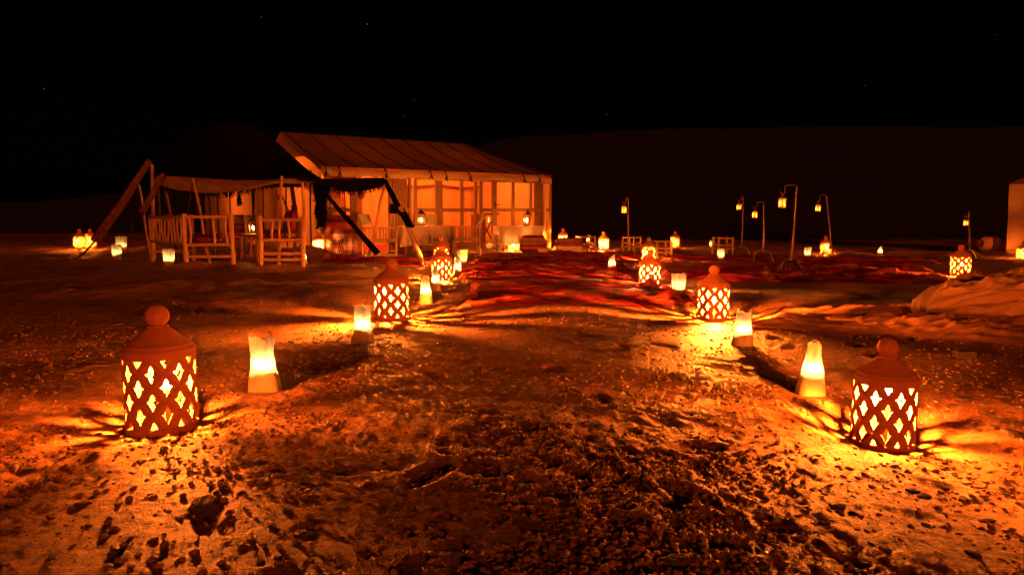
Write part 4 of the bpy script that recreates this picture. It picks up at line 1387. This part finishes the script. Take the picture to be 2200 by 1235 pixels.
# ------------------------------------------------------------------ tables, chairs in front of the marquee
def cloth_table(pl, pr, Y, ztop, label, clabel, swag, ang):
    A, B = at(pl, 500, Y), at(pr, 500, Y)
    w = B[0] - A[0]
    c = np.array([(A[0] + B[0]) / 2, Y, 0]); c[2] = zt(c[0], c[1])
    D = .7
    ca, sa = math.cos(ang), math.sin(ang)
    def q(x, y, z): return np.array([c[0] + x * ca - y * sa, c[1] + x * sa + y * ca, z])
    t = thing('table', label, 'table', c, group='dining tables before the marquee')
    mb = MB().box((c[0], c[1], ztop - .025), (w * .96, D * .96, .04), ang)
    obj('table_top', mb, M['darkwood'], t)
    for a, b in ((-1, -1), (1, -1), (1, 1), (-1, 1)):
        obj('leg', MB().beam(q(a * w * .43, b * D * .40, c[2] - .03), q(a * w * .43, b * D * .40, ztop - .045), .05, .05), M['darkwood'], t)
    # cloth: top plus hanging skirt with folds
    rows = []
    per = []
    nx, ny = 40, 18
    for k in range(nx): per.append((-w / 2 + w * k / nx, -D / 2, k / nx))
    for k in range(ny): per.append((w / 2, -D / 2 + D * k / ny, 0))
    for k in range(nx): per.append((w / 2 - w * k / nx, D / 2, 0))
    for k in range(ny): per.append((-w / 2, D / 2 - D * k / ny, 0))
    per.append(per[0])
    for v in np.linspace(0, 1, 9):
        row = []
        for i, (x, y, u) in enumerate(per):
            ln = .52 - c[2] * 0
            if abs(y + D / 2) < 1e-6:
                ln = .52 - swag * math.sin(math.pi * min(1, max(0, u))) ** 2
            f = v * (.018 + .03 * v) * math.sin(i * 1.35 + math.sin(i * .7))
            k = 1 + (.04 * v + f) / (w / 2)
            k2 = 1 + (.05 * v + f) / (D / 2)
            row.append(q(x * k, y * k2, ztop + .003 - ln * v))
        rows.append(row)
    skirt = MB().grid(np.array(rows))
    skirt.add([q(-w / 2, -D / 2, ztop + .003), q(w / 2, -D / 2, ztop + .003), q(w / 2, D / 2, ztop + .003), q(-w / 2, D / 2, ztop + .003)], [(0, 1, 2, 3)])
    own('tablecloth', skirt, M['cloth'], clabel, 'tablecloth', 'white tablecloths before the marquee')
    return c, ztop
ang = math.atan2(UU[1], UU[0]) * .6
c1, z1 = cloth_table(860, 971, 17.4, .725, 'left dining table behind the twisted tent pole', 'white cloth swagged over the left dining table', .26, ang)
c2, z2 = cloth_table(1066, 1160, 19.2, .70, 'right dining table by the marquee corner', 'white cloth over the right dining table, one corner shining', .0, ang)
pL = at(905, 487, 17.4); box_lantern((pL[0], pL[1], z1 + .005), .19, .46, 'metal candle lantern on the left white tablecloth', .2)
pL = at(1132, 487, 19.2); box_lantern((pL[0], pL[1], z2 + .005), .15, .50, 'tall metal candle lantern on the right white tablecloth', .5)
for px, lab in ((877, 'small candle glass on the left tablecloth, left one of two'), (883, 'small candle glass on the left tablecloth, right one of two')):
    p = at(px, 486, 17.3); p[2] = z1 + .004
    t = thing('candle_glass', lab, 'candle', p)
    obj('cup', MB().lathe([(.028, 0), (.032, .06), (.03, .06), (.026, .006)], 10, tuple(p)), M['glass'], t)
    obj('flame', MB().lathe([(.001, .02), (.012, .035), (.010, .05), (.0005, .075)], 8, tuple(p)), M['flamehi'], t)

def director_chair(px, Y, ang, label, w=.62, seatz=.44):
    p = at(px, 500, Y); p[2] = zt(p[0], p[1])
    t = thing('armchair', label, 'chair', p, ang, 'canvas backed armchairs before the marquee')
    D = .60
    def lg(a, b, r, n, m='wood'):
        obj(n, MB().tube([Vector(a), (Vector(a) + Vector(b)) / 2, Vector(b)], r, 7), M[m], t, False)
    for sx in (-1, 1):
        x = sx * w / 2
        lg((x, -D / 2, -.03), (x, -D / 2, .68), .024, 'leg')
        lg((x, D / 2, -.03), (x, D / 2, .68), .024, 'leg')
        lg((x, D / 2 - .02, .62), (x, D / 2 + .12, 1.02), .022, 'back_post')
        obj('arm', MB().box((x, -.02, .69), (.06, D + .14, .03)), M['wood'], t, False)
        lg((x, -D / 2, .36), (x, D / 2, .36), .022, 'side_rail')
        lg((x, -D / 2, .12), (x, D / 2, .12), .016, 'stretcher')
        for k in range(6):
            y = -D / 2 + D * (k + .8) / 6.6
            lg((x, y, .36), (x, y, .68), .012, 'spindle')
    lg((-w / 2, -D / 2, .36), (w / 2, -D / 2, .36), .022, 'front_rail')
    lg((-w / 2, D / 2, .36), (w / 2, D / 2, .36), .022, 'rear_rail')
    obj('seat', MB().box((0, 0, .40), (w - .04, D - .02, .05)), M['chairback'], t, False)
    mb = MB()
    rows = [[(-w / 2 - .01 + (w + .02) * u, D / 2 + .02 + .13 * v + .05 * math.sin(math.pi * u), .76 + .27 * v) for u in np.linspace(0, 1, 12)] for v in np.linspace(0, 1, 5)]
    mb.grid(np.array(rows)); mb.grid(np.array(rows)[:, ::-1] + [0, .02, 0])
    obj('canvas_back', mb, M['chairback'], t, False)
director_chair(1001, 16.9, math.radians(-80), 'canvas backed armchair right of the left dining table, seen from its side')
director_chair(816, 16.6, math.radians(78), 'canvas backed armchair in the open doorway behind the slanting pole')
director_chair(913, 18.35, math.radians(8), 'armchair behind the left dining table, only its canvas back showing')
# indoor chair and table silhouettes, red poufs
pI = RP(4.9, 2.6, .03)
for k, (s, d, lab) in enumerate(((3.9, 2.8, 'red pouf inside the marquee left of the door handle'), (4.35, 3.2, 'red pouf inside the marquee right behind the middle doors'))):
    p = RP(s, d, .035)
    t = thing('pouf', lab, 'pouf', p, group='red poufs inside the marquee')
    cushion('pouf_cushion', (p + [0, 0, .24], (1, 0, 0), (0, 1, 0), (0, 0, 1)), (.62, .6, .46), 'cushstripe', t)
p = RP(5.9, 2.0, .03)
it = thing('stand_table', 'dark folding stand inside the marquee behind the right lantern', 'table', p)
ea = UU
for sx in (-1, 1):
    obj('leg', MB().beam(p + ea * .28 * sx, p - ea * .28 * sx + [0, 0, 1.0], .035, .035), M['darkwood'], it)
obj('table_top', MB().beam(p - ea * .36 + [0, 0, 1.02], p + ea * .36 + [0, 0, 1.02], .05, .4, (0, 0, 1)), M['darkwood'], it)
p = RP(5.25, 1.4, .03)
bx_ = thing('side_cabinet', 'small dark cabinet inside the marquee beside the folding stand', 'cabinet', p)
obj('cabinet_body', MB().box(p + [0, 0, .5], (.36, .34, .94), ang), M['darkwood'], bx_)
obj('cabinet_top', MB().box(p + [0, 0, .985], (.40, .38, .03), ang), M['plank'], bx_)

# sideboard draped with kilims at the left of the door
p0, p1 = at(693, 500, 16.6), at(767, 500, 16.9)
g = zt(p0[0], p0[1]) 
sb = thing('sideboard', 'counter draped with dark red kilims left of the marquee doorway', 'sideboard', ((p0 + p1) / 2 * [1, 1, 0] + [0, 0, g]))
dv = (p1 - p0); dv[2] = 0; L_ = np.linalg.norm(dv); dv /= L_
nv_ = np.array([dv[1], -dv[0], 0])
a_ = math.atan2(dv[1], dv[0])
mid = (p0 + p1) / 2 - nv_ * .28
obj('counter', MB().box((mid[0], mid[1], g + .49), (L_, .5, .98), a_), M['darkwood'], sb)
for k, (u0, u1) in enumerate(((0, .56), (.57, 1.0))):
    rows = []
    for v in np.linspace(0, 1, 14):
        row = []
        for u in np.linspace(u0, u1, 18):
            b = p0 + dv * L_ * u
            o = .02 + .018 * math.sin(u * 30 + v * 2) * v + .02 * v
            row.append(np.array([b[0], b[1], 0]) + nv_ * o + np.array([0, 0, g + 1.0 - .97 * v]))
        rows.append(row)
    rows.insert(0, [r + (-nv_ * .45) for r in rows[0]])
    grid_obj('kilim_drape', np.array(rows), M['kilim_pat'], sb)
# things on the sideboard: a dark frame, glasses
pb = p0 + dv * .35 - nv_ * .3; pb[2] = g + 1.0
fr_t = thing('bottle_rack', 'dark rack with bottles standing on the draped counter', 'rack', pb)
for u in (-.24, .24):
    obj('upright', MB().beam(pb + dv * u, pb + dv * u + [0, 0, .62], .03, .03), M['darkwood'], fr_t)
for z in (.18, .62):
    obj('shelf', MB().beam(pb - dv * .26 + [0, 0, z], pb + dv * .26 + [0, 0, z], .025, .16, (0, 0, 1)), M['darkwood'], fr_t)
for k in range(4):
    q = pb + dv * (-.17 + .1 * k) + [0, 0, .195]
    obj('bottle', MB().lathe([(.028, 0), (.03, .12), (.012, .17), (.011, .22), (.002, .225)], 8, tuple(q)), M['brass'], fr_t)
for k in range(5):
    q = p0 + dv * (.72 + .055 * k) - nv_ * .15; q[2] = g + 1.0
    gl = thing('drinking_glass', f'{["first", "second", "third", "fourth", "fifth"][k]} drinking glass from the left in the row on the draped counter', 'glass', q, group='glasses on the counter')
    obj('bowl', MB().lathe([(.022, .0), (.03, .05), (.032, .10), (.029, .10), (.02, .006)], 8, tuple(q)), M['glass'], gl)
    obj('rim', MB().tube([q + [.031 * math.cos(a), .031 * math.sin(a), .1] for a in np.linspace(0, 6.283, 13)], .003, 4), M['brass'], gl)
# hanging brass globe
q = at(776, 419, 15.6)
hg = thing('hanging_globe', 'round brass globe lamp hanging from the awning edge', 'lamp', q - [0, 0, .085])
obj('globe', sphere_mb(q, .085, 20, 13), M['brass'], hg)
for k in range(6):
    a = k * math.pi / 6
    obj('band', MB().tube([q + np.array([math.cos(a) * .087 * math.sin(t), math.sin(a) * .087 * math.sin(t), .087 * math.cos(t)]) for t in np.linspace(0, 6.283, 25)], .004, 4), M['metal'], hg)
obj('cord', MB().tube([q + [0, 0, .08], at(776, 395, 15.0)], .006, 5), M['rope'], hg)

# upholstered pouf bench and patterned bench in front of the right table
def pouf(px, yb, Y, w, h, d, label, name, skirt=False):
    p = at(px, yb, Y); p[2] = zt(p[0], p[1])
    t = thing(name, label, 'pouf' if not skirt else 'bench', p)
    if skirt:
        rows = []
        for v in np.linspace(0, 1, 5):
            rows.append([p + np.array([(w / 2 + .012 * math.sin(a * 16) * (1 - v)) * math.copysign(abs(math.cos(a)) ** .4, math.cos(a)), (d / 2) * math.copysign(abs(math.sin(a)) ** .4, math.sin(a)), h * .45 * v]) for a in np.linspace(0, 6.283, 90)])
        grid_obj('skirt', np.array(rows), M['cloth'], t)
        cushion('seat_cushion', (p + [0, 0, h * .68], (1, 0, 0), (0, 0, 1), (0, -1, 0)), (w * 1.03, h * .62, d * 1.03), 'kilim_pat', t)
    else:
        cushion('pouf_body', (p + [0, 0, h / 2], (1, 0, 0), (0, 0, 1), (0, -1, 0)), (w, h, d), 'kilim_pat', t)
        cushion('pouf_top', (p + [0, 0, h * .96], (1, 0, 0), (0, 1, 0), (0, 0, 1)), (w * .86, d * .86, .06), 'darkrug', t)
    return p
M['darkrug'] = M['rug_dark']
pp = pouf(1145, 536, 18.2, .70, .46, .55, 'big patterned kilim pouf in front of the right dining table', 'pouf')
pouf(1222, 540, 19.4, .74, .42, .5, 'patterned bench with pale pleated skirt left of the leftmost stool', 'bench', True)
q = at(1167, 528, 17.9); q[2] = zt(q[0], q[1])
bk = thing('basket', 'small round straw basket leaning at the big pouf', 'basket', q)
obj('basket_bowl', MB().lathe([(.06, .01), (.12, .05), (.145, .13), (.15, .16), (.14, .16), (.11, .06), (.03, .03)], 18, tuple(q)), M['straw'], bk)
for k in range(3):
    obj('coil', MB().tube([q + [(.125 + .012 * k) * math.cos(a), (.125 + .012 * k) * math.sin(a), .06 + .045 * k] for a in np.linspace(0, 6.283, 21)], .009, 5), M['straw'], bk)

# ------------------------------------------------------------------ stools
def stool(px, yb, hpx, label, rz):
    p = gp(px, yb, base=True); p[2] = zt(p[0], p[1])
    h = hpx / FPX * p[1]
    w = h * .82
    t = thing('stool', label, 'stool', p, rz, 'rustic wooden stools on the sand')
    def lg(a, b, r, n):
        obj(n, MB().tube([Vector(a), (Vector(a) + Vector(b)) / 2, Vector(b)], [r, r * 1.06, r], 8), M['wood'], t, False)
    k = w / 2
    cs = [(-k, -k), (k, -k), (k, k), (-k, k)]
    for x, y in cs: lg((x * 1.06, y * 1.06, -.03), (x, y, h), .030, 'leg')
    for i in range(4):
        a, b = cs[i], cs[(i + 1) % 4]
        for z in ((.30, .52) if i % 2 == 0 else (.36, .58)): lg((*a, h * z), (*b, h * z), .015, 'rung')
        lg((*a, h * .92), (*b, h * .92), .020, 'seat_rail')
    rows = [[(x, y, h * .95 - .02 * math.sin(math.pi * (x / (2 * k) + .5)) + .006 * math.sin(y * 120)) for x in np.linspace(-k, k, 8)] for y in np.linspace(-k, k, 26)]
    obj('woven_seat', MB().grid(np.array(rows)), M['straw'], t, False)
stool(1258, 545, 38, 'leftmost rustic stool beside the patterned bench', .25)
stool(1357, 541, 33, 'rustic stool below the lone hook stand left of the lanterns', .35)
stool(1421, 553, 37, 'rustic stool just right of the fourth right row lantern', .15)
stool(1552, 546, 37, 'rightmost rustic stool with a paper bag light before it', .1)

# ------------------------------------------------------------------ hook stands with lanterns
def hook_stand(bx, by, tx, ty, hx, hy, lw, label, llabel, near=False):
    """(bx,by) foot, (tx,ty) top bend, (hx,hy) hook tip: picture points"""
    g = gp(bx, by, base=True); g[2] = zt(g[0], g[1])
    Y = g[1]
    t = thing('hook_stand', label, 'lamp stand', g, group='shepherd hook stands on the right')
    k = Y / FPX
    hb = .24 if True else 0
    hub = g + [0, 0, hb]
    top = at(tx, ty, Y)
    bot = at(bx, by, Y); 
    n = 12
    pts = [hub * (1 - v) + (top - [0, 0, .06]) * v + np.array([.01 * math.sin(5 * v), 0, 0]) for v in np.linspace(0, 1, n)]
    obj('pole', MB().tube(pts, [.024 - .007 * v for v in np.linspace(0, 1, n)], 8), M['pole'], t)
    hk = at(hx, hy, Y)
    arm = [top - [0, 0, .06], top - [.012, 0, .02], top - [.05, 0, 0]]
    arm += [np.array([hk[0] + .10, Y, top[2]]), np.array([hk[0] + .055, Y, top[2] - .015]), np.array([hk[0] + .045, Y, top[2] - .06])]
    z_h = hk[2]
    arm += [np.array([hk[0] + .045, Y, z_h + .05])]
    for a in np.linspace(0, math.pi * 1.05, 8)[1:]:
        arm.append(np.array([hk[0] + .045 * math.cos(a), Y, z_h + .04 - .045 * math.sin(a)]))
    obj('hook_arm', MB().tube(arm, .0085, 7), M['pole'], t)
    for i in range(4):
        a = i * math.pi / 2 + .5
        d = np.array([math.cos(a), math.sin(a), 0])
        leg = [hub + d * .30 * (math.sin(v * 1.45)) + np.array([0, 0, .02 - (hb + .015) * (1 - math.cos(v * 1.571))]) for v in np.linspace(0, 1, 8)]
        e = leg[-1]; leg[-1][2] = zt(e[0], e[1]) + .008
        leg.append(leg[-1] + d * .05)
        obj('leg', MB().tube(leg, .010, 6), M['pole'], t)
    obj('hub', MB().lathe([(.03, -.02), (.035, 0), (.03, .03), (.02, .05)], 10, tuple(hub)), M['pole'], t)
    w = lw * k * .74
    h = w * 2.7
    box_lantern((hk[0], Y, z_h - .005 - h * .95), w, h, llabel, .45, True, 'small lanterns on hook stands', 'pole', 'flamelow', 'frost')
hook_stand(1348, 549, 1351, 424, 1341, 437, 11, 'thin hook stand rising behind the second stool', 'small lantern on the hook stand behind the second stool')
hook_stand(1592, 549, 1598, 421, 1588, 432, 10, 'leftmost hook stand of the four standing close together', 'small lantern on the leftmost of the four grouped hook stands')
hook_stand(1639, 561, 1642, 434, 1622, 447, 11, 'short hook stand just left of the tallest one', 'small lantern hanging lowest, just left of the tallest hook stand')
hook_stand(1698, 584, 1713, 398, 1681, 416, 16, 'tallest and nearest hook stand, leaning to the right', 'small lantern on the tallest hook stand, biggest of the hanging ones')
hook_stand(1784, 553, 1777, 419, 1758, 434, 11, 'rightmost of the four grouped hook stands, leaning left', 'small lantern on the hook stand that leans left')
hook_stand(2081, 558, 2083, 456, 2076, 466, 10, 'far right hook stand behind the canvas heap', 'small lantern on the far right hook stand behind the heap')

# ------------------------------------------------------------------ crumpled canvas heap and sheet at the right
def heap(c, ax, ay, h, label, name, seed, mat, rot=0.0, nu=260, nv=150):
    """a bag of canvas lying on its side: folds run along it and gather at the rounded left end"""
    x = (-np.cos(np.linspace(0, math.pi, nu)))[None, :]
    ph = np.linspace(-.25, math.pi + .25, nv)[:, None]
    R = np.clip(1 - np.abs(x) ** 3.4, 0, 1) ** .33
    R = R * (.84 + .16 * smooth(-.9, .1, x))
    xs = x * ax
    f = lambda n_: np.clip(1 - np.abs(n_) * 3.0, -.5, 1)
    wq = ph + .35 * gn(xs * .9 + 0 * ph, ph * 1.1 + 0 * xs, seed) + .22 * xs
    d = .10 * gn(xs * .8 + 0 * ph, ph * 1.2 + 0 * xs, seed + 1)
    d = d + .085 * f(gn(xs * 1.1, wq * 1.7, seed + 2)) + .055 * f(gn(xs * 2.4 + 4, wq * 2.6 + 1.5 * xs, seed + 3))
    d = d + .026 * f(gn(xs * 4.2, wq * 4.5 - 2.6 * xs, seed + 4)) + .010 * f(gn(xs * 6, wq * 11 + 2 * xs, seed + 5))
    d = d * (.15 + .85 * R ** 1.5)
    sp = np.sin(ph)
    Yl = -np.cos(ph) * (ay + d) * R + 0 * xs
    Zl = np.sign(sp) * np.abs(sp) ** .8 * (h + d) * R
    X = xs + .06 * gn(ph * 2 + 0 * xs, xs * 2 + 0 * ph, seed + 6)
    ca, sa = math.cos(rot), math.sin(rot)
    P = np.stack([c[0] + X * ca - Yl * sa, c[1] + X * sa + Yl * ca, c[2] + Zl], -1)
    return own(name, MB().grid(P), M[mat], label, 'canvas', base=(c[0], c[1], c[2]))
hc = np.array([5.70, 7.0, 0.0]); hc[2] = zt(hc[0], hc[1]) - .02
heap(hc, 1.56, .60, .47, 'big heap of crumpled tan canvas at the right picture edge', 'canvas_heap', 300, 'heap', .12)
def sheet():
    nu, nv = 230, 90
    q = [gp(1612, 708, True), gp(2290, 738, True), gp(2290, 662, True), gp(1640, 670, True)]
    XY = quad_pts(q, nu, nv)
    X, Y = XY[..., 0].copy(), XY[..., 1].copy()
    U, V = np.meshgrid(np.linspace(0, 1, nu), np.linspace(0, 1, nv))
    Y += .20 * gn(X * 1.4, V * 0 + 2.0, 310) * (1 - V) + .10 * gn(X * 1.9, V * 0 + 5.0, 311) * V
    edge = np.minimum(np.minimum(U * 9, (1 - U) * 9), np.minimum(V * 5, (1 - V) * 5)).clip(0, 1)
    f1 = (1 - np.abs(gn(X * 1.0, Y * 3.6 + .6 * X, 312)) * 2.2).clip(-.4, 1)
    f2 = (1 - np.abs(gn(X * 2.6, Y * 7.5, 313)) * 2.2).clip(-.4, 1)
    f3 = (1 - np.abs(gn(X * 6, Y * 14, 314)) * 2)
    amp = .35 + .65 * smooth(-.3, .4, gn(X * .9, Y * 1.2, 315))
    Z = terr_base(X, Y) + .02 + edge * amp * (.050 * f1 + .042 * f2 + .018 * f3 + .01)
    Z = np.maximum(Z, terr(X, Y) + .004)
    P = np.stack([X, Y, Z], -1)
    mb = MB().grid(P); mb.grid((P - [0, 0, .006])[:, ::-1])
    own('canvas_sheet', mb, M['sheet'], 'rumpled tan canvas sheet spread flat on the sand before the canvas heap', 'canvas')
sheet()

# ------------------------------------------------------------------ canvas tent and rolled bundle at the far right
g = gp(2158, 544, True)
Yt = g[1]
A = at(2158, 544, Yt); A[2] = zt(A[0], A[1])
zt_top = at(2163, 395, Yt)[2]
wt = thing('canvas_tent', 'plain pale canvas tent cut off by the right picture edge', 'tent', A)
Bv = np.array([3.4, .2, 0]); Dv = np.array([2.9, 3.2, 0])
def wgrid(P, Q, z0, z1, seed):
    rows = []
    for v in np.linspace(0, 1, 12):
        rows.append([P + (Q - P) * u + np.array([.03 * (1 - v), -.03 * float(gn(u * 5, v * 3, seed)) - .03 * (1 - v), 0]) + np.array([0, 0, z0 + (z1 - z0) * v]) for u in np.linspace(0, 1, 30)])
    return np.array(rows)
A0_ = np.array([A[0], A[1], 0])
grid_obj('front_wall', wgrid(A0_, A0_ + Bv, A[2] - .03, zt_top, 320), M['canvas'], wt)
grid_obj('side_wall', wgrid(A0_, A0_ + Dv, A[2] - .03, zt_top, 321), M['canvas'], wt)
rz_ = np.array([0, 0, zt_top])
apex = A0_ + Bv * .5 + Dv * .5 + np.array([0, 0, zt_top + .9])
mb = MB().add([A0_ + rz_ + [-.05, -.05, 0], A0_ + Bv + rz_, A0_ + Bv + Dv + rz_, A0_ + Dv + rz_, apex], [(0, 1, 4), (1, 2, 4), (2, 3, 4), (3, 0, 4)])
obj('roof', mb, M['roofcv'], wt, smooth=False)
grid_obj('ground_skirt', np.array([[A0_ + Bv * u + np.array([0, -.05 - .22 * v + .03 * math.sin(u * 20), A[2] + .12 * (1 - v)]) for u in np.linspace(-.01, 1, 24)] for v in np.linspace(0, 1, 5)]), M['canvas'], wt)
# rolled canvas bundle
p = gp(2128, 539, True); k = p[1] / FPX
p = at(2130, 539, p[1] - .2); p[2] = zt(p[0], p[1])
rb = thing('rolled_bundle', 'rolled canvas bundle lashed with cord beside the far right tent', 'bundle', p)
rows = []
for v in np.linspace(0, 1, 20):
    rr = 16 * k * (math.sin(math.pi * min(1, .08 + v * .95)) ** .35)
    rows.append([p + np.array([(-24 + 56 * v) * k, .12 * v, 16 * k]) + np.array([0, math.cos(a) * rr * 1.1, math.sin(a) * rr]) * (1 + .06 * math.sin(5 * a + 9 * v) + .04 * math.sin(9 * a)) for a in np.linspace(0, 6.283, 30)])
grid_obj('roll', np.array(rows), M['heap'], rb)
for v in (.3, .62):
    c_ = p + np.array([(-24 + 56 * v) * k, .12 * v, 16 * k])
    obj('lashing', MB().tube([c_ + np.array([.03 * math.sin(a), math.cos(a) * 17.5 * k * 1.08, math.sin(a) * 16.8 * k]) for a in np.linspace(0, 6.283, 25)], .014, 5), M['rope'], rb)
